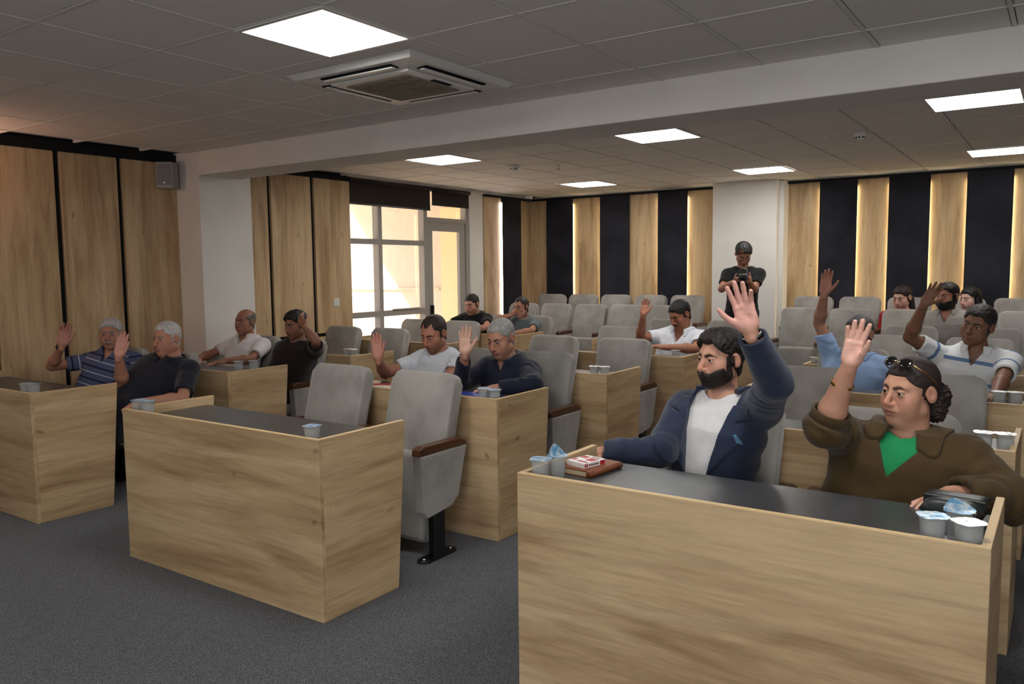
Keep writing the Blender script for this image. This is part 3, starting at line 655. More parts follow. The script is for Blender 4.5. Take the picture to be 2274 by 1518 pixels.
# black purse
r = empty('purse', (-0.262, 2.835, DT), math.radians(-6)); tag(r, 'black leather purse with a strap line at the right end of the large front desk', 'purse')
M['pleather'] = noisy('black_leather', srgb(30, 33, 34), srgb(42, 46, 47), 25, rough=0.38, bump=0.25, bscale=120)
def pillow(w, d, h, name, m, parent, loc):
    bm = bmesh.new(); n, k = 14, 9; g = []
    for s in (1, -1):
        for i in range(n+1):
            for j in range(k+1):
                u, v = -1+2*i/n, -1+2*j/k
                z = (max(0, 1-abs(u)**4)*max(0, 1-abs(v)**4))**0.4
                g.append(bm.verts.new((u*w/2, v*d/2, h/2+s*z*h/2)))
    ix = lambda s, i, j: g[(0 if s > 0 else (n+1)*(k+1))+i*(k+1)+j]
    for s in (1, -1):
        for i in range(n):
            for j in range(k):
                q = [ix(s, i, j), ix(s, i+1, j), ix(s, i+1, j+1), ix(s, i, j+1)]
                bm.faces.new(q if s > 0 else q[::-1])
    bmesh.ops.remove_doubles(bm, verts=bm.verts, dist=0.0004)
    return link(name, bm_mesh(bm, name, True), m, parent, loc)
pillow(0.178, 0.15, 0.072, 'body', M['pleather'], r, (0, 0, 0))
pillow(0.180, 0.085, 0.018, 'flap', M['pleather'], r, (0, 0.028, 0.058))
box('strap', (-0.088, -0.018, 0.030), (0.088, -0.013, 0.0735), M['pleather'], r, bev=0.002)
link('clasp', lathe_mesh('clasp', [(0.006, 0), (0.005, 0.004)], 10), mat('brass', srgb(190, 150, 90), 0.3, metal=1.0), r, (0.07, -0.062, 0.045))
# blue folder, papers, red pen
r = empty('folder', (-3.10, 4.03, DT), 0.05); tag(r, 'blue folder under the hand of the navy shirt man', 'folder'); box('cover', (-0.16, -0.115, 0.0), (0.16, 0.115, 0.004), mat('folder_blue', srgb(52, 74, 160), 0.4), r, bev=0.001); box('sheets', (-0.155, -0.111, 0.004), (0.155, 0.108, 0.0065), mat('sheet_white', srgb(214, 214, 222), 0.7), r); box('cover_top', (-0.16, -0.113, 0.0065), (0.16, 0.115, 0.0085), bpy.data.materials['folder_blue'], r)
SW = mat('paper_white', srgb(226, 216, 208), 0.8)
r = empty('paper_sheet', (-3.95, 4.02, DT), 0.15); tag(r, 'white paper sheet in front of the white T-shirt man', 'paper'); box('sheet', (-0.15, -0.105, 0), (0.15, 0.105, 0.0015), SW, r)
r = empty('paper_sheet', (-5.72, 5.30, DT), 0.1); tag(r, 'white paper sheet on the desk under the window', 'paper'); box('sheet', (-0.15, -0.105, 0), (0.15, 0.105, 0.0015), SW, r)
# ------------------------------------------------------------------ people: distance-field modelling kit
A_ = lambda *v: np.array(v, dtype=np.float32)
def unit(v): v = np.asarray(v, np.float32); return (v/max(1e-9, float(np.linalg.norm(v)))).astype(np.float32)
def cone(P, a, b, ra, rb):
    ba = b-a; q = P-a; t = np.clip((q@ba)*np.float32(1/max(1e-9, float(ba@ba))), 0, 1); q = q-t[:, None]*ba
    return np.sqrt(np.einsum('ij,ij->i', q, q))-(np.float32(ra)+t*np.float32(rb-ra))
def ball(P, c, r): q = P-c; return np.sqrt(np.einsum('ij,ij->i', q, q))-np.float32(r)
def elli(P, c, r, R=None):
    q = P-c
    if R is not None: q = q@R
    u = q/r; v = u/r; k0 = np.sqrt(np.einsum('ij,ij->i', u, u)); k1 = np.sqrt(np.einsum('ij,ij->i', v, v))
    return k0*(k0-1)/np.maximum(k1, 1e-9)
def rbox(P, c, half, r, R=None):
    q = P-c
    if R is not None: q = q@R
    q = np.abs(q)-(half-r)
    return np.linalg.norm(np.maximum(q, 0), axis=1)+np.minimum(q.max(axis=1), 0)-r
def smin(a, b, k):
    h = np.clip(0.5+0.5*(b-a)/k, 0, 1); return b+(a-b)*h-k*h*(1-h)
def smax(a, b, k): return -smin(-a, -b, k)
def bounded(fn, c, r):
    """evaluate fn only inside a ball; outside return the distance to it"""
    def g(P):
        d = np.linalg.norm(P-c, axis=1)-r; out = np.maximum(d, 0)+0.03
        m = d < 0.02
        if m.any(): out[m] = fn(P[m])
        return out
    return g

def net(fn, lo, hi, h, attr=None):
    """surface of fn = 0 on a grid of step h, evaluated only near the surface (naive surface nets)"""
    B = 8; lo = np.asarray(lo, float); n = (np.ceil((np.asarray(hi)-lo)/h/B)).astype(int)*B
    nb = n//B
    bi = np.stack(np.meshgrid(*[np.arange(k) for k in nb], indexing='ij'), -1).reshape(-1, 3)
    d = fn((lo+(bi+0.5)*B*h-0.5*h).astype(np.float32))
    near = np.abs(d) < B*h*0.95+0.012
    vol = np.repeat(np.repeat(np.repeat(d.reshape(nb).astype(np.float32), B, 0), B, 1), B, 2)
    act = bi[near]; off = np.stack(np.meshgrid(*[np.arange(B)]*3, indexing='ij'), -1).reshape(-1, 3)
    for s in range(0, len(act), 400):
        ids = (act[s:s+400, None, :]*B+off[None]).reshape(-1, 3)
        vol[ids[:, 0], ids[:, 1], ids[:, 2]] = fn((lo+ids*h).astype(np.float32))
    sg = vol < 0
    cnt = np.zeros(tuple(k-1 for k in n), np.int8)
    for dx in (0, 1):
        for dy in (0, 1):
            for dz in (0, 1): cnt += sg[dx:n[0]-1+dx, dy:n[1]-1+dy, dz:n[2]-1+dz]
    cells = np.argwhere((cnt > 0) & (cnt < 8))
    if not len(cells): return None
    co = [(0, 0, 0), (1, 0, 0), (0, 1, 0), (1, 1, 0), (0, 0, 1), (1, 0, 1), (0, 1, 1), (1, 1, 1)]
    val = np.stack([vol[cells[:, 0]+a, cells[:, 1]+b, cells[:, 2]+c] for a, b, c in co], 1).astype(np.float64)
    acc = np.zeros((len(cells), 3)); w = np.zeros(len(cells)); C8 = np.array(co, float)
    for i in range(8):
        for j in range(i+1, 8):
            if np.abs(C8[i]-C8[j]).sum() != 1: continue
            m = (val[:, i] < 0) != (val[:, j] < 0)
            t = val[m, i]/(val[m, i]-val[m, j])
            acc[m] += C8[i]+t[:, None]*(C8[j]-C8[i]); w[m] += 1
    V = lo+(cells+acc/w[:, None])*h
    key = lambda c: (c[:, 0]*n[1]+c[:, 1])*n[2]+c[:, 2]
    ck = key(cells)
    F = []
    for ax in range(3):
        sl0 = [slice(None)]*3; sl1 = [slice(None)]*3; sl0[ax] = slice(0, -1); sl1[ax] = slice(1, None)
        ch = sg[tuple(sl0)] != sg[tuple(sl1)]
        e = np.argwhere(ch); u, v = (ax+1) % 3, (ax+2) % 3
        ok = (e[:, u] > 0) & (e[:, v] > 0) & (e[:, u] < n[u]-1) & (e[:, v] < n[v]-1); e = e[ok]
        inside = sg[e[:, 0], e[:, 1], e[:, 2]]
        q = []
        for du, dv in ((-1, -1), (0, -1), (0, 0), (-1, 0)):
            c = e.copy(); c[:, u] += du; c[:, v] += dv; q.append(np.searchsorted(ck, key(c)))
        q = np.stack(q, 1); q[~inside] = q[~inside][:, ::-1]; F.append(q)
    return V, np.concatenate(F)

def np_mesh(name, V, F, cols=None, fattr=None, fname='along'):
    me = bpy.data.meshes.new(name); me.vertices.add(len(V)); me.vertices.foreach_set('co', V.astype(np.float32).ravel())
    me.loops.add(len(F)*4); me.loops.foreach_set('vertex_index', F.astype(np.int32).ravel())
    me.polygons.add(len(F)); me.polygons.foreach_set('loop_start', np.arange(0, len(F)*4, 4, dtype=np.int32))
    me.polygons.foreach_set('use_smooth', np.ones(len(F), bool))
    if cols is not None:
        a = me.color_attributes.new('Col', 'FLOAT_COLOR', 'POINT'); c4 = np.ones((len(V), 4), np.float32); c4[:, :3] = cols; a.data.foreach_set('color', c4.ravel())
    if fattr is not None:
        a = me.attributes.new(fname, 'FLOAT', 'POINT'); a.data.foreach_set('value', fattr.astype(np.float32))
    me.update(); me.validate(); return me

def rotm(yaw, pitch=0.0, roll=0.0):
    """frame columns (left, forward, up): yaw turns the face from -y towards +x, pitch > 0 looks down, roll > 0 tips the crown to the person's left"""
    y, p, r = map(math.radians, (yaw, pitch, roll))
    f = A_(math.sin(y), -math.cos(y), 0); l = np.cross(A_(0, 0, 1), f); u = A_(0, 0, 1)
    f2 = math.cos(p)*f-math.sin(p)*u; u2 = math.sin(p)*f+math.cos(p)*u
    l3 = math.cos(r)*l-math.sin(r)*u2; u3 = math.sin(r)*l+math.cos(r)*u2
    return np.stack([l3, f2, u3], 1).astype(np.float32)

def hash_noise(P, f):
    """smooth pseudo noise in [-1, 1]"""
    x, y, z = (P*f).T
    return (np.sin(x*1.7+1.3*np.sin(y*1.1+0.5))*np.sin(y*1.9+1.1*np.sin(z*1.3))*np.sin(z*1.6+1.2*np.sin(x*1.2+2.0)))

# ---- head, in its own frame: x left, y forward, z up; about 0.235 m tall at scale 1
EYE = A_(0.0315, 0.0765, 0.004)
def head_sdf(Q, g):
    """g: dict with fem, fat (0..1), smile, mouth_open"""
    fem, fat = g.get('fem', 0), g.get('fat', 0.2)
    X = Q.copy(); X[:, 0] = np.abs(X[:, 0])
    d = elli(Q, A_(0, -0.014, 0.036), A_(0.0755, 0.096, 0.083))
    d = smin(d, elli(Q, A_(0, 0.034, -0.020), A_(0.060+0.004*fat, 0.058, 0.088)), 0.03)
    jw = 0.047-0.008*fem+0.010*fat
    d = smin(d, cone(X, A_(jw, -0.004, -0.062), A_(0.012, 0.062, -0.096), 0.020+0.006*fat, 0.018+0.003*fat), 0.03)
    d = smin(d, elli(Q, A_(0, 0.068, -0.098), A_(0.019, 0.016, 0.016)), 0.02)
    if fat > 0.3: d = smin(d, elli(Q, A_(0, 0.022, -0.108), A_(0.045, 0.045, 0.028*fat+0.008)), 0.03)
    d = smin(d, elli(X, A_(0.043, 0.052, -0.022), A_(0.024, 0.024, 0.022)), 0.025)
    d = smin(d, elli(X, A_(0.036, 0.052, -0.055), A_(0.022+0.006*fat, 0.026, 0.028)), 0.03)
    d = smin(d, cone(X, A_(0.0, 0.083, 0.026), A_(0.040, 0.067, 0.027), 0.0105-0.003*fem, 0.0095), 0.018)
    # sockets, lids
    d = smax(d, -elli(X, A_(0.0315, 0.101, 0.003), A_(0.0175, 0.018, 0.0125)), 0.012)
    lid = ball(X, EYE, 0.0150)
    slit = np.abs(X[:, 2]-(EYE[2]-0.0008)+0.10*(X[:, 0]-0.030)**2/0.03)-(0.0050-0.0022*((X[:, 0]-EYE[0])/0.013)**2)*g.get('eye', 1.0)
    lid = np.maximum(lid, -np.maximum(slit, -(X[:, 1]-0.080)))
    d = smin(d, lid, 0.004)
    # nose
    nl = g.get('nose', 1.0-0.10*fem)
    nz = cone(Q, A_(0, 0.088, 0.014), A_(0, 0.108+0.004*nl, -0.028), 0.0075, 0.0115*nl)
    nz = smin(nz, ball(Q, A_(0, 0.1085+0.004*nl, -0.0335), 0.0112*nl), 0.008)
    nz = smin(nz, elli(X, A_(0.0125*nl, 0.0985, -0.0365), A_(0.0085, 0.0115, 0.0085)), 0.006)
    d = smin(d, nz, 0.009)
    d = smax(d, -elli(X, A_(0.0072, 0.1075, -0.0455), A_(0.0035, 0.005, 0.0035)), 0.002)
    # mouth
    mo = g.get('mouth', 0.0)
    d = smin(d, elli(Q, A_(0, 0.083, -0.060), A_(0.028, 0.020, 0.020)), 0.014)
    up = cone(X, A_(0.0, 0.1025, -0.0595+mo*0.2), A_(0.0225, 0.0905, -0.0640), 0.0056+0.0008*fem, 0.0026)
    lw = cone(X, A_(0.0, 0.1010, -0.0700-mo), A_(0.0205, 0.0900, -0.0660), 0.0066, 0.0028)
    d = smin(d, np.minimum(up, lw), 0.004)
    d = smax(d, -cone(X, A_(0.0, 0.108, -0.0645-mo*0.5), A_(0.0235, 0.0945, -0.0650), 0.0020+mo*0.55, 0.0013), 0.0025)
    d = smax(d, -elli(Q, A_(0, 0.104, -0.0815), A_(0.016, 0.006, 0.0045)), 0.006)
    # ears
    er = rotm(0); Re = np.stack([unit(A_(1, 0.42, 0)), unit(A_(-0.40, 1, -0.16)), unit(A_(0.05, 0.15, 1))], 1)
    e = elli(X, A_(0.0800, -0.014, 0.000), A_(0.0075, 0.0195, 0.0315), Re)
    e = smax(e, -elli(X, A_(0.0870, -0.008, 0.004), A_(0.0065, 0.0115, 0.0190), Re), 0.004)
    d = smin(d, e, 0.006)
    return d

def brow_d(X, g):
    a, b, c = A_(0.014, 0.093, 0.0205), A_(0.030, 0.0875, 0.0265), A_(0.050, 0.069, 0.0205)
    t = g.get('brow', 1.0)
    return np.minimum(cone(X, a, b, 0.0050*t, 0.0048*t), cone(X, b, c, 0.0046*t, 0.0020*t))

def beard_mask(Q, X, g):
    """1 inside the beard area"""
    k = g.get('beard')
    if not k: return np.zeros(len(Q))
    low = 1/(1+np.exp((X[:, 2]+0.051-0.55*np.maximum(0, X[:, 0]-0.034)+0.9*np.maximum(0, 0.045-X[:, 1])*(X[:, 0] > 0.045))/0.003))
    low *= 1/(1+np.exp(-(X[:, 2]+0.128)/0.004))
    side = np.exp(-((X[:, 1]-0.012)/0.018)**2)*(X[:, 0] > 0.052)*(X[:, 2] < 0.02)*(X[:, 2] > -0.08)
    mou = np.exp(-np.maximum(0, cone(X, A_(0.0, 0.103, -0.0520), A_(0.026, 0.089, -0.0600), 0.0055, 0.0045))/0.0012)
    chin = np.exp(-np.maximum(0, cone(X, A_(0.0, 0.088, -0.084), A_(0.012, 0.074, -0.108), 0.017, 0.014))/0.003)
    hollow = np.exp(-np.maximum(0, elli(X, A_(0.036, 0.078, -0.052), A_(0.012, 0.02, 0.012)))/0.004)
    if k == 'moustache': return mou
    if k == 'goatee': return np.maximum(mou, chin)
    return np.clip(np.maximum.reduce([low*(1-0.25*hollow)*(X[:, 1] > -0.03), side, mou]), 0, 1)

def head_colors(Q, g):
    X = Q.copy(); X[:, 0] = np.abs(X[:, 0])
    sk = np.array(srgb(*g['skin'])[:3]); hc = np.array(srgb(*g['hair'])[:3]); bc = np.array(srgb(*g.get('beardcol', g['hair']))[:3])
    c = np.tile(sk, (len(Q), 1))
    red = np.exp(-ball(X, A_(0.043, 0.062, -0.028), 0.0).clip(0)**2/(2*0.018**2))*0.55+np.exp(-ball(Q, A_(0, 0.115, -0.03), 0.0)**2/(2*0.014**2))*0.7+np.exp(-ball(X, A_(0.082, -0.014, 0.0), 0.0)**2/(2*0.02**2))*0.6
    c *= 1-red[:, None]*np.array([0.04, 0.24, 0.26])
    under = np.exp(-(elli(X, A_(0.0315, 0.088, -0.010), A_(0.017, 0.02, 0.007)).clip(0)/0.004)**2)*0.35*g.get('tired', 1.0)
    c *= 1-under[:, None]*np.array([0.30, 0.36, 0.30])
    lips = np.exp(-(np.minimum(cone(X, A_(0.0, 0.1035, -0.0600), A_(0.0215, 0.0920, -0.0640), 0.0050, 0.0022), cone(X, A_(0.0, 0.1020, -0.0700-g.get('mouth', 0)), A_(0.0200, 0.0915, -0.0665), 0.0058, 0.0024)).clip(0)/0.0016)**2)
    lc = np.array(srgb(*g.get('lips', (150, 86, 80)))[:3]); c = c*(1-0.75*lips[:, None])+lc*0.75*lips[:, None]
    crease = np.exp(-(np.abs(cone(X, A_(0.0, 0.106, -0.0645-g.get('mouth', 0)*0.5), A_(0.0235, 0.0935, -0.0650), 0.0, 0.0))/0.0022)**2)
    c *= 1-0.55*crease[:, None]
    b = np.exp(-(brow_d(X, g).clip(0)/0.0022)**2)*g.get('browstr', 0.9); brc = np.array(srgb(*g.get('browcol', g['hair']))[:3])
    c = c*(1-b[:, None])+brc*b[:, None]
    lash = np.exp(-((np.abs(ball(X, EYE, 0.0150))/0.003)**2))*np.exp(-((X[:, 2]-(EYE[2]+0.0042))/0.0022)**2)*(X[:, 1] > 0.078)
    c *= 1-0.8*lash[:, None]
    m = beard_mask(Q, X, g); st = g.get('beardstr', 0.85)*(0.86+0.14*hash_noise(Q, 420.0)); c = c*(1-(m*st)[:, None])+bc*(m*st)[:, None]
    # scalp: clipped hair shows through as colour too
    s = g.get('scalp', 0.0)
    if s:
        hm = hairline(Q, X, g); c = c*(1-(hm*s)[:, None])+hc*(hm*s)[:, None]
    return c*(1+0.05*hash_noise(Q, 160.0))[:, None]

def hair_h(Q, X, g):
    """signed distance to the hairline, metres, positive where hair grows"""
    rec = g.get('recede', 0.0); yb = g.get('ybound', 0.016)
    zf = 0.066+rec*0.016-1.15*np.maximum(0, X[:, 0]-0.036)-0.25*np.maximum(0, 0.022-X[:, 0])*rec*1.5+0.012*rec*np.exp(-((X[:, 0]-0.032)/0.013)**2)*1.5
    f1 = np.maximum((Q[:, 2]-zf)*0.9, yb-Q[:, 1]+0.25*np.minimum(0, Q[:, 2]-0.03))
    l1 = (Q[:, 2]+0.018+1.3*np.maximum(0, -0.014-Q[:, 1]))*0.7
    h = np.minimum(np.minimum(f1, l1), Q[:, 2]+g.get('nape', 0.074))
    h = np.maximum(h, np.minimum(np.minimum(X[:, 0]-0.050, 0.013-np.abs(Q[:, 1]-0.008)), Q[:, 2]-g.get('burn', -0.022)))
    if g.get('bald'):
        h = np.minimum(h, np.where(Q[:, 2] > 0.0, np.linalg.norm((Q-A_(0, 0.018, 0.115))*A_(1, 0.8, 0.9), axis=1)-g['bald'], 1.0))
    return np.minimum(h, elli(X, A_(0.083, -0.012, -0.002), A_(0.02, 0.024, 0.033)))
def hairline(Q, X, g): return np.clip(hair_h(Q, X, g)/0.006+0.3, 0, 1)

def hair_sdf(Q, g):
    """hair cap: a layer over the skull that swells from the hairline, with clumped relief"""
    X = Q.copy(); X[:, 0] = np.abs(X[:, 0])
    th = g.get('hairth', 0.012)
    sk = elli(Q, A_(0, -0.014, 0.036), A_(0.0755, 0.096, 0.083)); sk = smin(sk, elli(Q, A_(0, 0.034, -0.020), A_(0.060, 0.058, 0.088)), 0.03)
    sk = smin(sk, cone(Q, A_(0, -0.03, 0.0), A_(0, -0.035, -0.09), 0.066, 0.05), 0.02)
    az = np.arctan2(Q[:, 0], Q[:, 2]+0.02)
    rel = (np.sin(az*34+6*np.sin(Q[:, 1]*48))+0.6*np.sin(az*61+Q[:, 1]*60))*0.0009*min(1.0, th/0.012)+hash_noise(Q, 70.0)*0.0020*min(1.5, th/0.012)
    t = th*(0.35+0.65*np.clip((Q[:, 2]+0.02)/0.10, 0, 1))
    if g.get('quiff'): t = t+g['quiff']*np.exp(-((Q[:, 1]-0.055)/0.035)**2)*np.clip((Q[:, 2]-0.045)/0.03, 0, 1)
    h = hair_h(Q, X, g); w = np.clip(h/(0.010+th*0.6), 0, 1)**0.55
    d = sk-(t*w+rel*w+0.0012)+np.clip(-h, 0, 0.05)*0.9
    return np.maximum(d, -(sk+0.012))

def beard_sdf(Q, g):
    X = Q.copy(); X[:, 0] = np.abs(X[:, 0])
    m = np.clip(beard_mask(Q, X, g)*1.3-0.2, 0, 1)
    lip = np.exp(-np.maximum(0, np.minimum(cone(X, A_(0, 0.104, -0.061), A_(0.019, 0.093, -0.0645), 0.004, 0.002), cone(X, A_(0, 0.102, -0.070), A_(0.018, 0.092, -0.0665), 0.0052, 0.002)))/0.002)
    m = m*(1-lip)
    return head_sdf(Q, g)-(g.get('beardth', 0.004)+hash_noise(Q, 240.0)*0.0010)*m+0.0018*(1-m)

# ---- hand, frame columns (thumb side, fingers, palm normal), origin at the wrist
def hand_sdf(Q, h):
    """h: flex per finger (deg, index..little), spread (deg), thumb (deg from the fingers), scale 1"""
    fl = h.get('flex', (12, 10, 12, 16)); sp = h.get('spread', 6); fat = h.get('fat', 1.0)
    d = rbox(Q, A_(0.001, 0.050, 0.0), A_(0.0385, 0.047, 0.0135*fat), 0.0125)
    d = smin(d, elli(Q, A_(0.022, 0.032, 0.010), A_(0.018, 0.034, 0.013)), 0.012)
    d = smin(d, elli(Q, A_(-0.024, 0.036, 0.008), A_(0.013, 0.034, 0.011)), 0.012)
    d = smin(d, cone(Q, A_(0, -0.03, 0), A_(0, 0.012, 0), 0.0235, 0.0245), 0.02)
    base = [(0.0285, 0.090, 0.078, 0.0096), (0.0095, 0.094, 0.086, 0.0100), (-0.0100, 0.092, 0.080, 0.0096), (-0.0275, 0.085, 0.062, 0.0086)]
    for i, (x, y, L, r) in enumerate(base):
        a = math.radians((1.5-i)*sp+(1.5 if i == 0 else 0)); f = math.radians(fl[i]); p = A_(x, y, 0.0); dr = 0.0; pts = [p-A_(math.sin(a), math.cos(a), 0)*0.012, p]
        for k, fr in enumerate((0.45, 0.30, 0.25)):
            dr += f*(0.55, 1.0, 0.7)[k]
            v = A_(math.sin(a)*math.cos(dr), math.cos(a)*math.cos(dr), math.sin(dr)); p = p+v*L*fr; pts.append(p)
        rr = [r*1.02*fat, r*1.06*fat, r*fat, r*0.95*fat, r*0.86*fat]
        fd = None
        for k in range(4):
            c = cone(Q, pts[k], pts[k+1], rr[k], rr[k+1]); fd = c if fd is None else smin(fd, c, 0.003)
        d = smin(d, fd, 0.0055)
    ta = math.radians(h.get('thumb', 42)); tz = h.get('thumbz', 0.35)
    p0 = A_(0.026, 0.020, 0.006); v1 = unit(A_(math.sin(ta), math.cos(ta), tz)); p1 = p0+v1*0.042
    v2 = unit(A_(math.sin(ta*0.75), math.cos(ta*0.75), tz*0.6)); p2 = p1+v2*0.034; v3 = unit(A_(math.sin(ta*h.get('thumbtip', 0.5)), math.cos(ta*0.5), tz*0.4)); p3 = p2+v3*0.024
    t = smin(smin(cone(Q, p0, p1, 0.0155, 0.0125), cone(Q, p1, p2, 0.0120, 0.0100), 0.004), cone(Q, p2, p3, 0.0102, 0.0082), 0.004)
    return smin(d, t, 0.010)
# ------------------------------------------------------------------ people: assembling a figure
def vmat(name, rough=0.55, spec=0.4, bump=0.0, bscale=900, sheen=0.0, sss=0.0):
    m = mat(name, (1, 1, 1, 1), rough, spec=spec); n, l, b = nodes_of(m)
    a = n.new('ShaderNodeVertexColor'); a.layer_name = 'Col'; l.new(a.outputs[0], b.inputs['Base Color'])
    if sss: b.inputs['Subsurface Weight'].default_value = sss; b.inputs['Subsurface Radius'].default_value = (0.008, 0.003, 0.002)
    if bump:
        t = n.new('ShaderNodeTexNoise'); t.inputs['Scale'].default_value = bscale; t.inputs['Detail'].default_value = 2
        tc = n.new('ShaderNodeTexCoord'); l.new(tc.outputs['Object'], t.inputs['Vector'])
        bp = n.new('ShaderNodeBump'); bp.inputs['Strength'].default_value = bump; bp.inputs['Distance'].default_value = 0.001
        l.new(t.outputs['Fac'], bp.inputs['Height']); l.new(bp.outputs[0], b.inputs['Normal'])
    return m
M['skin'] = vmat('skin', 0.5, 0.35, bump=0.25, bscale=500)
def cloth(name, c, rough=0.85, sheen=0.15, var=0.06, bump=0.25, bscale=900):
    hi = tuple(min(1, v*(1+var)) for v in c[:3])+(1,); lo = tuple(v*(1-var) for v in c[:3])+(1,)
    return noisy(name, lo, hi, 14, rough=rough, bump=bump, bscale=bscale, sheen=sheen, spec=0.2)
def striped(name, base, bands, period):
    """cloth with woven bands: list of (start, end, colour) inside one period, read from the mesh attribute along"""
    m = mat(name, base, 0.85, spec=0.2); n, l, b = nodes_of(m)
    at = n.new('ShaderNodeAttribute'); at.attribute_name = 'along'
    dv = n.new('ShaderNodeMath'); dv.operation = 'DIVIDE'; dv.inputs[1].default_value = period; l.new(at.outputs['Fac'], dv.inputs[0])
    fr = n.new('ShaderNodeMath'); fr.operation = 'FRACT'; l.new(dv.outputs[0], fr.inputs[0])
    r = n.new('ShaderNodeValToRGB'); r.color_ramp.interpolation = 'CONSTANT'; e = r.color_ramp.elements
    e[0].position = 0; e[0].color = base; e[1].position = 0.9999; e[1].color = base
    for s, t, c in bands:
        k = e.new(s); k.color = c; k = e.new(t); k.color = base
    l.new(fr.outputs[0], r.inputs[0]); l.new(r.outputs[0], b.inputs['Base Color']); return m
def hairmat(name, c, rough=0.5):
    m = noisy(name, tuple(v*0.75 for v in c[:3])+(1,), tuple(min(1, v*1.25) for v in c[:3])+(1,), 60, rough=rough, bump=0.5, bscale=320, spec=0.35); return m
def eye_mesh(iris):
    bm = bmesh.new(); bmesh.ops.create_uvsphere(bm, u_segments=24, v_segments=24, radius=0.0128)
    bmesh.ops.rotate(bm, verts=bm.verts, matrix=Matrix.Rotation(-math.pi/2, 3, 'X'))
    for f in bm.faces:
        c = f.calc_center_median().normalized(); a = math.acos(max(-1, min(1, c.y)))
        f.material_index = 2 if a < 0.21 else 1 if a < 0.47 else 0; f.smooth = True
    me = bpy.data.meshes.new('eye'); bm.to_mesh(me); bm.free()
    for nm, c in (('eye_white', srgb(178, 168, 160)), ('iris', iris), ('pupil', srgb(8, 7, 7))):
        me.materials.append(bpy.data.materials.get(nm) or mat(nm, c, 0.15 if nm != 'eye_white' else 0.25))
    return me
EYEM = eye_mesh(srgb(62, 40, 26))

PROF = np.array([[-0.16, .168, .125, .005, .8], [0.0, .172, .130, .012, 1], [0.25, .158, .118, .018, 1], [0.5, .163, .118, .018, .5], [0.75, .176, .116, .012, .15], [0.90, .166, .100, .004, 0], [0.99, .115, .082, -.004, 0], [1.10, .075, .068, -.01, 0]])
def frame_of(up, left):
    up = unit(up); f = unit(np.cross(left, up)); l = np.cross(up, f); return np.stack([l, f, up], 1).astype(np.float32)

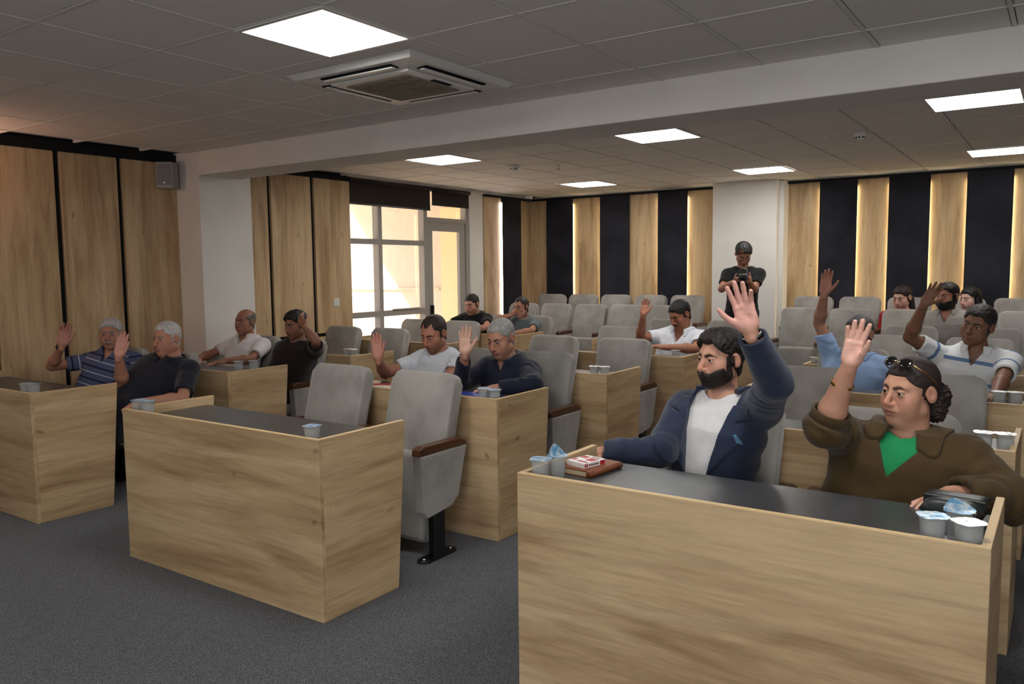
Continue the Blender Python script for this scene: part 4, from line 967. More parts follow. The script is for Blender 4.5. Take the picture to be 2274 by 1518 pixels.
def make_person(S):
    s = S.get('s', 1.0); c = A_(*S['head']); HR = rotm(*S['hrot']); g = S['g']; hs = S.get('hs', 1.0)
    N, pel = A_(*S['neck']), A_(*S['pel'])
    sh = {k: A_(*S['sh'+k]) for k in 'LR'}; el = {k: A_(*S['el'+k]) for k in 'LR'}; wr = {k: A_(*S['wr'+k]) for k in 'LR'}
    byaw = S.get('byaw', 0.0); T = frame_of(N-pel, rotm(byaw)[:, 0]); Ln = float(np.linalg.norm(N-pel))
    vox, cv = S.get('vox', 0.0045), S.get('cvox', 0.008)
    root = empty('person', (pel[0], pel[1], S.get('floor', 0.0))); tag(root, S['label'], 'person'); O = np.array(root.location)
    skin = np.array(srgb(*g['skin'])[:3]); arm = S.get('arm', 1.0); fat = S.get('fat', 0.0)
    H = {}
    for k in 'LR':
        hd = dict(S.get({'L': 'hand_left', 'R': 'hand_right'}[k], {})); f = unit(hd.get('f', wr[k]-el[k])); nrm = A_(*hd.get('n', (0, -1, 0.2))); nrm = unit(nrm-f*(nrm@f))
        th = np.cross(nrm, f) if k == 'L' else np.cross(f, nrm)
        H[k] = (np.stack([th, f, nrm], 1).astype(np.float32), hd, hd.get('size', 1.0)*s)
    hq = lambda P: (P-c)@HR/hs
    head = bounded(lambda P: head_sdf(hq(P), g)*hs, c+HR@A_(0, 0.01, 0), 0.155*hs)
    nk0 = c+HR@A_(0, -0.028, -0.062)*hs; nr = S.get('neckr', 0.052-0.006*g.get('fem', 0))
    def skin_sdf(P):
        d = head(P)
        d = smin(d, cone(P, nk0, N, nr*hs, nr*1.08*s), 0.022)
        d = smin(d, cone(P, N, (sh['L']+sh['R'])/2-A_(0, 0, 0.02), 0.040*s, 0.036*s), 0.03)
        d = smin(d, cone(P, sh['L'], sh['R'], 0.034*s, 0.034*s), 0.035)
        ch = pel+T@A_(0, 0.01, Ln*0.84); d = smin(d, elli(P, ch, A_(0.115, 0.068, 0.12)*s, T), 0.05)
        for k in 'LR':
            R_, hd, hz = H[k]; a, e, w = sh[k], el[k], wr[k]
            am = cone(P, a, e, 0.046*s*arm, 0.038*s*arm); fm = e+(w-e)*0.28
            fo = smin(cone(P, e, fm, 0.037*s*arm, 0.0415*s*arm), cone(P, fm, w, 0.0415*s*arm, 0.0245*s*(0.5+0.5*arm)), 0.02)
            d = smin(d, smin(am, fo, 0.015), 0.02)
            hf = bounded(lambda Q, w=w, R_=R_, hd=hd, hz=hz: hand_sdf((Q-w)@R_/hz, hd)*hz, w+R_@A_(0, 0.085, 0)*hz, 0.13*hz)
            d = smin(d, hf(P), 0.006)
        return d
    pts = [c+HR@A_(0, 0, 0.13)*hs, c-HR@A_(0, 0, 0.14)*hs, c+HR@A_(0.1, 0, 0)*hs, c-HR@A_(0.1, 0, 0)*hs, c+HR@A_(0, 0.13, 0)*hs, c-HR@A_(0, 0.12, 0)*hs, pel+T@A_(0, 0.1, Ln*.58), pel+T@A_(0, -0.09, Ln*.7)]
    for k in 'LR': pts += [sh[k], el[k], wr[k], wr[k]+H[k][0]@A_(0, 0.20, 0)*s, wr[k]+H[k][0]@A_(0.08, 0.08, 0.03)*s]
    pts = np.array(pts); r = net(skin_sdf, pts.min(0)-0.06, pts.max(0)+0.06, vox)
    V, F = r
    Q = hq(V); inh = np.linalg.norm(Q-A_(0, 0, 0), axis=1) < 0.17
    col = np.tile(skin, (len(V), 1))*(1+0.05*hash_noise(V, 60.0))[:, None]
    col[inh] = head_colors(Q[inh], g)
    for k in 'LR':
        R_, hd, hz = H[k]; q = (V-wr[k])@R_/hz; m = (np.linalg.norm(q-A_(0, 0.085, 0), axis=1) < 0.14)
        pal = m*np.clip(q[:, 2]/0.008+0.4, 0, 1)*np.clip((q[:, 1]+0.01)/0.03, 0, 1)
        pc = np.array(srgb(*hd.get('palm', S.get('palm', (206, 158, 140))))[:3]); col = col*(1-pal[:, None]*0.8)+pc*pal[:, None]*0.8
        ln = np.zeros(len(V))
        for a_, b_ in ((A_(-0.03, 0.068, 0.016), A_(0.02, 0.082, 0.016)), (A_(-0.028, 0.052, 0.017), A_(0.032, 0.066, 0.014)), (A_(0.004, 0.016, 0.018), A_(0.030, 0.062, 0.014))):
            ln = np.maximum(ln, np.exp(-(cone(q, a_, b_, 0, 0)/0.0022)**2))
        col *= 1-(ln*m*0.22)[:, None]*np.array([0.6, 1, 1])
    b = link('body', np_mesh('body', V-O, F, col), M['skin'], root)
    for sx in (1, -1):
        e = link('eye', EYEM, None, root); e.location = Vector(c+HR@(EYE*A_(sx, 1, 1)+A_(0, 0.0006-1.3*max(0, vox-0.0029), 0))*hs-O)
        gz = S.get('gaze', (0, 0)); e.rotation_euler = Matrix((HR@rot_gaze(*gz)@np.diag([-1.0, 1, 1])).tolist()).to_euler(); e.scale = (hs,)*3
    # hair and beard
    if not g.get('nohair'):
        R0 = 0.145*hs
        def hf(P):
            d = hair_sdf(hq(P), g)
            for a_, b_, ra, rb in g.get('locks', ()):
                q = hq(P); lk = cone(q, A_(*a_), A_(*b_), ra, rb)-0.004*hash_noise(q, g.get('curl', 55.0)*1.6)-0.0025*np.sin(q[:, 2]*260+6*np.sin(q[:, 0]*70)) if g.get('curl') else cone(q, A_(*a_), A_(*b_), ra, rb)-0.002*np.sin(q[:, 0]*300+q[:, 1]*260)
                d = smin(d, lk, 0.012)
            return d*hs
        ex = [A_(0, 0, 0.14), A_(0.1, 0, 0), A_(-0.1, 0, 0), A_(0, 0.12, 0), A_(0, -0.13, 0), A_(0, 0, -0.12)]
        for a_, b_, ra, rb in g.get('locks', ()): ex += [A_(*a_)+ra, A_(*a_)-ra, A_(*b_)+rb, A_(*b_)-rb]
        E_ = np.array([c+HR@e_*hs for e_ in ex]); r = net(hf, E_.min(0)-0.035, E_.max(0)+0.035, min(vox, 0.0045)*0.9)
        if r: link('hair', np_mesh('hair', r[0]-O, r[1]), S['hairmat'], root)
    if g.get('beard3d'):
        r = net(bounded(lambda P: beard_sdf(hq(P), g)*hs, c+HR@A_(0, 0.03, -0.06)*hs, 0.12*hs), c-0.15*hs, c+0.15*hs, min(vox, 0.0045)*0.9)
        if r: link('beard', np_mesh('beard', r[0]-O, r[1]), S['beardmat'], root)
    # clothes
    bw, bd, belly = S.get('bw', 1.0), S.get('bd', 1.0), S.get('belly', 0.0)
    def torso(P, inf):
        q = (P-pel)@T; t = q[:, 2]/Ln
        t = t.astype(np.float32); a = (np.interp(t, PROF[:, 0], PROF[:, 1])*bw*s+inf); bb = np.interp(t, PROF[:, 0], PROF[:, 2])*bd*s+inf
        bl = np.interp(t, PROF[:, 0], PROF[:, 4])*belly; bb = bb+bl*0.5; yc = np.interp(t, PROF[:, 0], PROF[:, 3])*s+bl*0.5
        a = a+bl*0.25
        k = ((np.abs(q[:, 0])/a)**2.4+(np.abs(q[:, 1]-yc)/bb)**2.4)**(1/2.4)
        d = (k-1)*np.minimum(a, bb)*0.92
        return np.maximum(d, np.maximum(q[:, 2]-Ln*1.06, -0.13*s-q[:, 2])), q
    def top(P, o, parts=False):
        inf = o.get('inf', 0.012); d, q = torso(P, inf)
        d = smin(d, cone(P, N+T@A_(0.03, -0.01, -0.015), sh['L'], 0.045*s+inf*.6, 0.050*s+inf), 0.05); d = smin(d, cone(P, N+T@A_(-0.03, -0.01, -0.015), sh['R'], 0.045*s+inf*.6, 0.050*s+inf), 0.05)
        sd = None; al = q[:, 2].copy()
        for k in 'LR':
            u = o['sleeve'][k] if isinstance(o['sleeve'], dict) else o['sleeve']
            if u <= 0: continue
            a, e, w = sh[k], el[k], wr[k]; loose = o.get('loose', 0.009)
            if u <= 1:
                tip = a+(e-a)*u; dr = unit(e-a); sl = cone(P, a, a+(e-a)*min(1, u+.15), 0.052*s+inf, 0.043*s*arm+inf*.6+loose)
                sl = np.maximum(sl, (P-tip)@dr); sl = np.maximum(sl, -cone(P, tip-dr*0.035, tip+dr*0.06, 0.040*s*arm+0.003, 0.041*s*arm+loose*0.8))
            else:
                f_ = u-1; tip = e+(w-e)*f_; dr = unit(w-e)
                sl = smin(cone(P, a, e, 0.054*s+inf, 0.041*s*arm+inf*.7+loose*.5), cone(P, e, e+(w-e)*min(1.05, f_+.1), 0.043*s*arm+inf*.7+loose*.5, 0.031*s+inf*.6+loose*.4), 0.02)
                far = (P-tip)@dr; cut = np.where(((P-e)@dr > -0.02), far, -1.0); sl = np.maximum(sl, np.where(((P-e)@dr > 0), far, -1.0))
                sl = np.maximum(sl, -cone(P, tip-dr*0.03, tip+dr*0.06, 0.034*s*arm+0.003, 0.036*s*arm+inf*.4+loose*.3))
            ua_ = (P-a)@unit(e-a); fa_ = (P-e)@unit(w-e); nr_ = np.exp(-(np.minimum(np.abs(ua_-np.linalg.norm(e-a)), np.abs(fa_))/0.10)**2)
            sl = sl-o.get('wrinkle', 0.003)*0.62*(0.25+nr_)*np.sin(ua_*46+fa_*30+3.2*np.sin(P[:, 2]*23+1.0)+2.6*np.sin(P[:, 0]*27)+2.0*np.sin(P[:, 1]*33))*(0.55+0.45*np.sin(P[:, 0]*19+P[:, 2]*14))
            d2 = smin(d, sl, 0.035)
            near = sl < d; al = np.where(near, Ln*0.86-np.einsum('ij,j->i', P-a, unit(e-a))*1.0+0.0, al); d = d2
        # wrinkles
        wk = o.get('wrinkle', 0.003)
        ph = q[:, 0]*16+q[:, 2]*34+2.2*np.sin(q[:, 0]*11+1.0)+1.7*np.sin(q[:, 2]*13)
        fold = np.sin(ph)*0.6+np.sin(q[:, 0]*-22+q[:, 2]*29+q[:, 1]*18+2*np.sin(q[:, 2]*17+q[:, 0]*6))*0.5
        lowr = np.clip(1.25-q[:, 2]/Ln, 0.3, 1.0)
        fold = fold+0.6*np.sin(q[:, 2]*52-q[:, 0]*26+2.5*np.sin(q[:, 0]*19+q[:, 2]*8))*np.clip(1-np.abs(q[:, 2]/Ln-0.35)*2.2, 0, 1)
        d = d-wk*fold*lowr
        # openings
        nl = o.get('neck', 'crew'); hole = cone(P, N-T@A_(0, 0, 0.03), c, nr*1.12*s+o.get('nw', 0.010), nr*s+0.03)
        if nl != 'high': d = smax(d, -hole, 0.006)
        fx = q[:, 0]-o.get('vx', 0.0); vz = q[:, 2]-Ln*o.get('v', 0.80)
        if nl in ('v', 'open'):
            vw = np.maximum(0, vz)*o.get('vs', 0.55)+(0.0015 if nl == 'v' else o.get('gap', 0.012))
            wedge = np.maximum(np.abs(fx)-vw, -(q[:, 1]-0.01)); wedge = np.maximum(wedge, -vz if nl == 'v' else -q[:, 2]*0-1)
            d = smax(d, -wedge, 0.004)
            if o.get('lapel'):
                lw = o['lapel']*np.clip(vz/(Ln*0.25), 0.15, 1.0); ridge = np.clip(1-np.abs((np.abs(fx)-vw-lw*0.5)/(lw*0.5))**6, 0, 1)*(vz > 0)*(q[:, 1] > 0)*(vz < Ln*0.36)
                d = d-0.0*ridge
        if parts: return d, al
        return d
    for o in S['tops']:
        rng = [pel+T@A_(x_, y_, z_) for x_ in (-.3, .3) for y_ in (-.24, .30) for z_ in (-0.15, Ln*1.12)]
        for k in 'LR':
            u = o['sleeve'][k] if isinstance(o['sleeve'], dict) else o['sleeve']
            rng += [sh[k]]+([el[k]] if u > 0.2 else [])+([wr[k]] if u > 1 else [])
        rng = np.array(rng); v_ = o.get('vox', cv)
        r = net(lambda P: top(P, o), rng.min(0)-0.09, rng.max(0)+0.09, v_)
        V, F = r; al = top(V, o, True)[1] if o.get('stripes') else None
        link(o['name'], np_mesh(o['name'], V-O, F, None, al), o['mat'], root)
        if o.get('collar'):
            k = o['collar']; ax = unit(0.6*T[:, 2]+0.4*unit(c-N)); CF = frame_of(ax, T[:, 0]); o0 = N-CF@A_(0, 0.006, 0.0)
            ob_ = dict(o, neck='high', lapel=None, wrinkle=0.0)
            def cf(P):
                """a folded collar: a slab lying on the garment around the neck, plus its stand"""
                q = (P-o0)@CF; rho = np.hypot(q[:, 0], q[:, 1]); phi = np.abs(np.arctan2(q[:, 0], q[:, 1]))
                r0 = nr*1.12*s+o.get('nw', 0.010); w_ = k.get('h', 0.042)*0.9+k.get('tip', 0.022)*np.exp(-((phi-k.get('tipa', 0.62))/0.26)**2)
                t_ = top(P, ob_); slab = np.maximum(np.maximum(t_-k.get('th', 0.010), -(t_+0.004)), rho-r0-w_)
                st = np.maximum(np.abs(rho-r0-0.004-0.25*(k.get('z', 0.052)-q[:, 2]).clip(0))-0.0048, np.maximum(q[:, 2]-(k.get('z', 0.052)-0.028*(np.cos(phi)*0.5+0.5)), -0.03-q[:, 2]))
                d = smin(slab, st, 0.008)
                d = np.maximum(d, -cone(P, N-T@A_(0, 0, 0.03), c, nr*1.10*s+o.get('nw', 0.010)*0.6, nr*s+0.03))
                return np.maximum(d, (k.get('gap', 0.42)-phi)*np.maximum(rho, 0.02))
            r = net(bounded(cf, o0, 0.21), o0-0.20, o0+0.20, min(cv, 0.0048))
            if r: link('collar', np_mesh('collar', r[0]-O, r[1], None, np.full(len(r[0]), k.get('along', 0.0))), k.get('mat', o['mat']), root)
        if o.get('lapel'):
            on = dict(o, neck='crew', lapel=None)
            def lf(P):
                q = (P-pel)@T; vz = q[:, 2]-Ln*o['v']; vw = np.maximum(0, vz)*o.get('vs', 0.3)+o.get('gap', 0.012); x_ = np.abs(q[:, 0])-vw
                wd_ = o['lapel']*np.clip(vz/(Ln*0.30), 0.02, 1.0); t_ = top(P, on)
                d = np.maximum(np.maximum(t_-0.011, -(t_+0.004)), np.maximum(x_-wd_, -x_-0.002)); d = np.maximum(d, np.maximum(-vz, -(q[:, 1]-0.02)))
                nt = np.maximum(np.abs(q[:, 2]-Ln*0.86-0.35*(x_-wd_*0.5))-0.006, wd_*0.45-x_)
                return np.maximum(np.maximum(d, -nt), q[:, 2]-Ln*0.99)
            r = net(lf, *(lambda e_: (e_.min(0)-0.05, e_.max(0)+0.05))(np.array([pel+T@A_(x_, y_, Ln*z_) for x_ in (-.2, .2) for y_ in (0, .22) for z_ in (o['v'], 1.0)])), 0.0036)
            if r: link('lapels', np_mesh('lapels', r[0]-O, r[1]), o['mat'], root)
        for bz in o.get('buttons', ()):
            p = pel+T@A_(o.get('vx', 0.0), 0.4, Ln*bz); n_ = 40; ts = np.linspace(0, 0.4, n_); ray_ = p[None]-ts[:, None]*T[:, 1]; dd = top(ray_, dict(o, neck='crew')); kx = np.argmax(dd < 0.0)
            q_ = ray_[kx]; bt = link('button', BUTTON, None, root); bt.location = Vector(q_-O); bt.rotation_euler = Vector(T[:, 1]).to_track_quat('Z', 'Y').to_euler()
    # trousers and shoes
    kn, an = S['knees'], S['ankles']
    hip = {k: pel+T@A_(0.09*(1 if k == 'L' else -1)*s, 0.0, -0.03) for k in 'LR'}
    def trs(P):
        d = elli(P, pel+A_(0, 0, -0.01), A_(0.185*bw, 0.145*bd+belly*.3, 0.14)*s)
        for k in 'LR':
            d = smin(d, cone(P, hip[k], A_(*kn[k]), 0.092*s, 0.066*s), 0.05); d = smin(d, cone(P, A_(*kn[k]), A_(*an[k]), 0.064*s, 0.058*s), 0.03)
        return np.maximum(d, S.get('floor', 0.0)+0.06-P[:, 2])
    R_ = np.array([pel, *[A_(*kn[k]) for k in 'LR'], *[A_(*an[k]) for k in 'LR'], hip['L'], hip['R']])
    r = net(trs, R_.min(0)-0.22, R_.max(0)+0.22, 0.018)
    link('trousers', np_mesh('trousers', r[0]-O, r[1]), S['trousers'], root)
    for k in 'LR':
        a_ = A_(*an[k]); fw = S.get('toe', A_(0, -1, 0)); z0 = S.get('floor', 0.0)
        sf = lambda P: np.maximum(smin(elli(P, A_(a_[0], a_[1], z0+0.05)+fw*0.12, A_(0.046, 0.135, 0.046)), cone(P, A_(a_[0], a_[1], z0+0.045), A_(a_[0], a_[1], z0+0.11), 0.045, 0.042), 0.03), z0-P[:, 2])
        r = net(sf, A_(a_[0]-0.3, a_[1]-0.32, z0-0.03), A_(a_[0]+0.3, a_[1]+0.2, z0+0.18), 0.012); link('shoe', np_mesh('shoe', r[0]-O, r[1]), M['shoe'], root)
    return root, dict(c=c, HR=HR, hs=hs, O=O, H=H, wr=wr, el=el, T=T, N=N, pel=pel, Ln=Ln, top=top)

def rot_gaze(yaw, pitch):
    y, p = math.radians(yaw), math.radians(pitch)
    Rz = np.array([[math.cos(y), math.sin(y), 0], [-math.sin(y), math.cos(y), 0], [0, 0, 1]]); Rx = np.array([[1, 0, 0], [0, math.cos(p), math.sin(p)], [0, -math.sin(p), math.cos(p)]])
    return Rz@Rx
BUTTON = lathe_mesh('button', [(0.0058, 0), (0.006, 0.002), (0.0045, 0.003), (0.004, 0.0022)], 12); BUTTON.materials.append(mat('button_grey', srgb(120, 112, 100), 0.35))
M['shoe'] = mat('dark_shoe', srgb(28, 25, 24), 0.4)

def band(root, I, k, t, r, w, m, name, tilt=0.0, th=0.004):
    """a bracelet or watch strap around the wrist: t metres up the forearm"""
    e, wq = I['el'][k], I['wr'][k]; ax = unit(wq-e); p = wq-ax*t
    F_ = I['H'][k][0]; bm = bmesh.new(); n = 28; rings = []
    a = unit(F_[:, 0]-ax*(F_[:, 0]@ax)); b = np.cross(ax, a)
    for rr, zz in ((r, -w/2), (r+th, -w/2), (r+th, w/2), (r, w/2)):
        rings.append([bm.verts.new(Vector(p-I['O']+ax*(zz+tilt*math.cos(2*math.pi*i/n)*r)+rr*(a*1.12*math.cos(2*math.pi*i/n)+b*0.95*math.sin(2*math.pi*i/n)))) for i in range(n)])
    for q in range(4):
        A, B = rings[q], rings[(q+1) % 4]
        for i in range(n): bm.faces.new((A[i], A[(i+1) % n], B[(i+1) % n], B[i]))
    return link(name, bm_mesh(bm, name, True), m, root), p, ax, a, b
POSE = {
 'P1': dict(head=(-6.305, 3.460, 1.128), hrot=(47, 2, 0), neck=(-6.320, 3.492, 0.963), pel=(-6.376, 3.325, 0.510), byaw=25, s=1.000, hs=1.000, shL=(-6.161, 3.566, 0.908), elL=(-6.103, 3.560, 0.638), wrL=(-6.056, 3.315, 0.617), hand_left=dict(f=(0.190, -0.979, -0.081), n=(0, 0, -1), flex=(25, 25, 28, 30)), shR=(-6.478, 3.418, 0.908), elR=(-6.610, 3.133, 0.884), wrR=(-6.418, 3.130, 1.059), hand_right=dict(f=(0.047, 0.205, 0.978), n=(0.896, -0.437, 0.076), size=1.021, flex=(14, 12, 16, 20), spread=5, thumb=35)),
 'P2': dict(head=(-5.513, 3.450, 1.123), hrot=(10, 4, 0), neck=(-5.518, 3.486, 0.951), pel=(-5.668, 3.325, 0.510), byaw=8, s=1.040, hs=1.030, shL=(-5.338, 3.511, 0.894), elL=(-5.175, 3.335, 0.711), wrL=(-5.294, 3.093, 0.711), hand_left=dict(f=(0.494, -0.865, -0.084), n=(0.000, 0.000, -1.000), size=0.973, flex=(20, 20, 22, 24)), shR=(-5.698, 3.461, 0.894), elR=(-5.667, 3.176, 0.801), wrR=(-5.541, 3.090, 1.024), hand_right=dict(f=(0.053, 0.220, 0.974), n=(0.870, -0.485, 0.090), size=0.913, flex=(3, 2, 3, 4), spread=2, thumb=18)),
 'P3': dict(head=(-6.376, 4.800, 1.143), hrot=(10, 0, 0), neck=(-6.380, 4.835, 0.978), pel=(-6.379, 4.665, 0.510), byaw=8, s=1.000, hs=1.000, shL=(-6.207, 4.859, 0.923), elL=(-6.080, 4.620, 0.820), wrL=(-6.110, 4.370, 0.830), hand_left=dict(f=(-0.293, -0.953, -0.073), n=(0.000, 0.000, -1.000), size=0.880), shR=(-6.554, 4.810, 0.923), elR=(-6.640, 4.580, 0.840), wrR=(-6.500, 4.370, 0.830), hand_right=dict(f=(0.332, -0.942, -0.055), n=(0.000, 0.000, -1.000), size=0.976)),
 'P4': dict(head=(-5.642, 4.780, 1.136), hrot=(2, 8, 0), neck=(-5.649, 4.814, 0.971), pel=(-5.730, 4.665, 0.510), byaw=12, s=1.000, hs=1.000, shL=(-5.478, 4.851, 0.916), elL=(-5.273, 4.680, 1.016), wrL=(-5.368, 4.640, 1.142), hand_left=dict(f=(-0.718, 0.154, 0.679), n=(0.000, 0.800, -0.300), size=0.880, flex=(20, 20, 22, 25)), shR=(-5.820, 4.778, 0.916), elR=(-5.863, 4.738, 0.646), wrR=(-5.753, 4.514, 0.626), hand_right=dict(f=(0.438, -0.896, -0.081), n=(0, 0, -1), flex=(25, 25, 28, 30))),
 'P5': dict(head=(-3.821, 4.520, 1.147), hrot=(2, 24, 4), neck=(-3.821, 4.593, 0.991), pel=(-3.858, 4.665, 0.510), byaw=0, s=1.040, hs=1.060, shL=(-3.639, 4.593, 0.934), elL=(-3.580, 4.360, 0.840), wrL=(-3.800, 4.220, 0.830), hand_left=dict(f=(-0.647, -0.755, -0.108), n=(-0.500, 0.200, -0.800), size=0.964, flex=(50, 55, 58, 60), thumb=20, thumbz=0.700), shR=(-4.003, 4.593, 0.934), elR=(-4.159, 4.351, 0.846), wrR=(-4.037, 4.154, 0.984), hand_right=dict(f=(-0.106, -0.000, 0.994), n=(0.693, -0.713, 0.106), size=0.960, flex=(3, 2, 3, 5), spread=2, thumb=22)),
 'P6': dict(head=(-3.179, 4.470, 1.140), hrot=(0, 20, 0), neck=(-3.175, 4.544, 0.976), pel=(-3.157, 4.665, 0.510), byaw=-3, s=1.060, hs=1.060, shL=(-2.990, 4.534, 0.917), elL=(-2.820, 4.330, 0.860), wrL=(-3.050, 4.190, 0.835), hand_left=dict(f=(-0.956, -0.281, -0.084), n=(0.000, 0.000, -1.000), size=0.907, flex=(35, 38, 40, 42)), shR=(-3.360, 4.554, 0.917), elR=(-3.374, 4.260, 0.828), wrR=(-3.257, 4.169, 1.060), hand_right=dict(f=(-0.041, 0.053, 0.998), n=(0.612, -0.784, 0.102), size=0.939, flex=(6, 5, 6, 8), spread=5, thumb=40)),
 'P7': dict(head=(-6.423, 8.380, 1.163), hrot=(4, 14, 0), neck=(-6.432, 8.463, 1.027), pel=(-6.481, 8.605, 0.510), byaw=6, s=1.040, hs=1.080, shL=(-6.251, 8.482, 0.970), elL=(-6.080, 8.240, 0.880), wrL=(-6.280, 8.060, 0.830), hand_left=dict(f=(-0.535, -0.841, -0.076), n=(0.000, 0.000, -1.000), size=0.846), shR=(-6.613, 8.444, 0.970), elR=(-6.760, 8.220, 0.880), wrR=(-6.580, 8.040, 0.830), hand_right=dict(f=(0.662, -0.745, -0.083), n=(0.000, 0.000, -1.000), size=0.846)),
 'P8': dict(head=(-5.667, 8.420, 1.139), hrot=(-6, 8, 0), neck=(-5.667, 8.472, 0.983), pel=(-5.752, 8.605, 0.510), byaw=0, s=1.040, hs=1.060, shL=(-5.485, 8.472, 0.926), elL=(-5.380, 8.210, 0.860), wrL=(-5.550, 8.020, 0.830), hand_left=dict(f=(-0.791, -0.609, -0.061), n=(0.000, 0.000, -1.000), size=0.854), shR=(-5.849, 8.472, 0.926), elR=(-5.869, 8.200, 0.989), wrR=(-5.741, 8.280, 1.038), hand_right=dict(f=(0.713, 0.530, 0.460), n=(0.400, 0.900, 0.000), size=0.846, flex=(50, 55, 60, 60))),
 'P9': dict(head=(-3.015, 7.180, 1.167), hrot=(-24, 28, 0), neck=(-3.009, 7.243, 1.008), pel=(-3.116, 7.305, 0.510), byaw=-5, s=1.060, hs=1.080, shL=(-2.824, 7.227, 0.950), elL=(-2.780, 6.980, 0.870), wrL=(-3.030, 6.860, 0.880), hand_left=dict(f=(-0.986, 0.116, 0.116), n=(0.000, 0.200, -1.000), size=0.879, flex=(25, 25, 28, 30)), shR=(-3.194, 7.260, 0.950), elR=(-3.339, 6.989, 0.944), wrR=(-3.248, 6.872, 1.177), hand_right=dict(f=(0.130, 0.100, 0.986), n=(0.427, -0.903, 0.056), size=0.830, flex=(14, 12, 14, 18), spread=5, thumb=38)),
 'P10': dict(head=(-3.260, 9.700, 1.767), hrot=(30, 38, 0), neck=(-3.269, 9.742, 1.583), pel=(-3.280, 9.740, 1.070), byaw=12, s=1.080, hs=1.100, shL=(-3.084, 9.782, 1.524), elL=(-3.083, 9.580, 1.338), wrL=(-3.068, 9.380, 1.437), hand_left=dict(f=(-0.333, -0.692, 0.640), n=(-0.700, 0.300, 0.500), size=0.815, flex=(45, 50, 50, 50)), shR=(-3.454, 9.703, 1.524), elR=(-3.461, 9.520, 1.347), wrR=(-3.241, 9.380, 1.447), hand_right=dict(f=(0.836, -0.393, 0.383), n=(0.300, 0.300, 0.900), size=0.815, flex=(45, 50, 50, 50))),
 'P11': dict(head=(-1.222, 3.360, 1.209), hrot=(-28, 2, 0), neck=(-1.217, 3.391, 1.024), pel=(-1.262, 3.325, 0.510), byaw=-8, s=1.060, hs=1.020, shL=(-1.034, 3.346, 1.015), elL=(-0.912, 3.103, 1.159), wrL=(-0.960, 2.936, 1.373), hand_left=dict(f=(-0.226, -0.063, 0.972), n=(0.310, -0.948, 0.073), size=0.956, flex=(5, 4, 7, 22), spread=6, thumb=50, thumbz=0.200), shR=(-1.401, 3.417, 0.965), elR=(-1.417, 3.147, 0.820), wrR=(-1.660, 3.060, 0.800), hand_right=dict(f=(-0.242, -0.968, 0.061), n=(0.000, 0.000, -1.000), size=0.843)),
 'P12': dict(head=(-0.470, 3.320, 1.131), hrot=(-33, 2, 3), neck=(-0.467, 3.341, 0.954), pel=(-0.545, 3.325, 0.510), byaw=-8, s=1.040, hs=1.040, shL=(-0.277, 3.314, 0.897), elL=(-0.130, 3.200, 0.800), wrL=(-0.300, 3.030, 0.830), hand_left=dict(f=(-0.421, -0.902, -0.090), n=(0.000, 0.000, -1.000), size=0.864), shR=(-0.658, 3.367, 0.897), elR=(-0.716, 3.093, 1.008), wrR=(-0.625, 3.030, 1.255), hand_right=dict(f=(0.147, 0.092, 0.985), n=(0.201, -0.973, 0.111), size=0.846, flex=(4, 3, 4, 8), spread=6, thumb=22, thumbz=0.800, fat=1.120)),
 'P13': dict(head=(-1.185, 6.000, 1.131), hrot=(-20, 4, 0), neck=(-1.180, 6.036, 0.960), pel=(-1.252, 5.965, 0.510), byaw=-8, s=1.040, hs=1.050, shL=(-1.000, 6.011, 0.903), elL=(-0.953, 5.973, 0.622), wrL=(-1.050, 5.732, 0.601), hand_left=dict(f=(-0.374, -0.924, -0.081), n=(0, 0, -1), flex=(25, 25, 28, 30)), shR=(-1.360, 6.061, 0.903), elR=(-1.468, 6.055, 1.198), wrR=(-1.401, 5.911, 1.417), hand_right=dict(f=(0.081, 0.020, 0.997), n=(0.230, -0.973, 0.030), size=0.916, flex=(14, 12, 14, 18), spread=3, thumb=45)),
 'P14': dict(head=(-0.463, 5.980, 1.215), hrot=(-18, 4, 14), neck=(-0.461, 6.017, 1.040), pel=(-0.543, 5.965, 0.510), byaw=-4, s=1.060, hs=1.060, shL=(-0.276, 6.004, 0.982), elL=(-0.298, 5.706, 0.909), wrL=(-0.320, 5.480, 0.840), hand_left=dict(f=(-0.369, -0.921, -0.123), n=(0.000, 0.000, -1.000), size=0.830), shR=(-0.646, 6.030, 0.982), elR=(-0.839, 5.845, 1.134), wrR=(-0.743, 5.721, 1.361), hand_right=dict(f=(0.495, 0.075, 0.866), n=(0.129, -0.991, 0.041), size=0.830, flex=(10, 8, 10, 14), spread=8, thumb=50)),
 'P15': dict(head=(-1.552, 10.150, 1.239), hrot=(-20, 14, 0), neck=(-1.549, 10.185, 1.074), pel=(-1.550, 10.200, 0.690), byaw=-5, s=1.000, hs=1.080, shL=(-1.374, 10.170, 1.019), elL=(-1.327, 10.135, 0.749), wrL=(-1.408, 9.900, 0.728), hand_left=dict(f=(-0.325, -0.942, -0.081), n=(0, 0, -1), flex=(25, 25, 28, 30)), shR=(-1.723, 10.200, 1.019), elR=(-1.775, 10.175, 0.749), wrR=(-1.736, 9.928, 0.728), hand_right=dict(f=(0.157, -0.984, -0.081), n=(0, 0, -1), flex=(25, 25, 28, 30))),
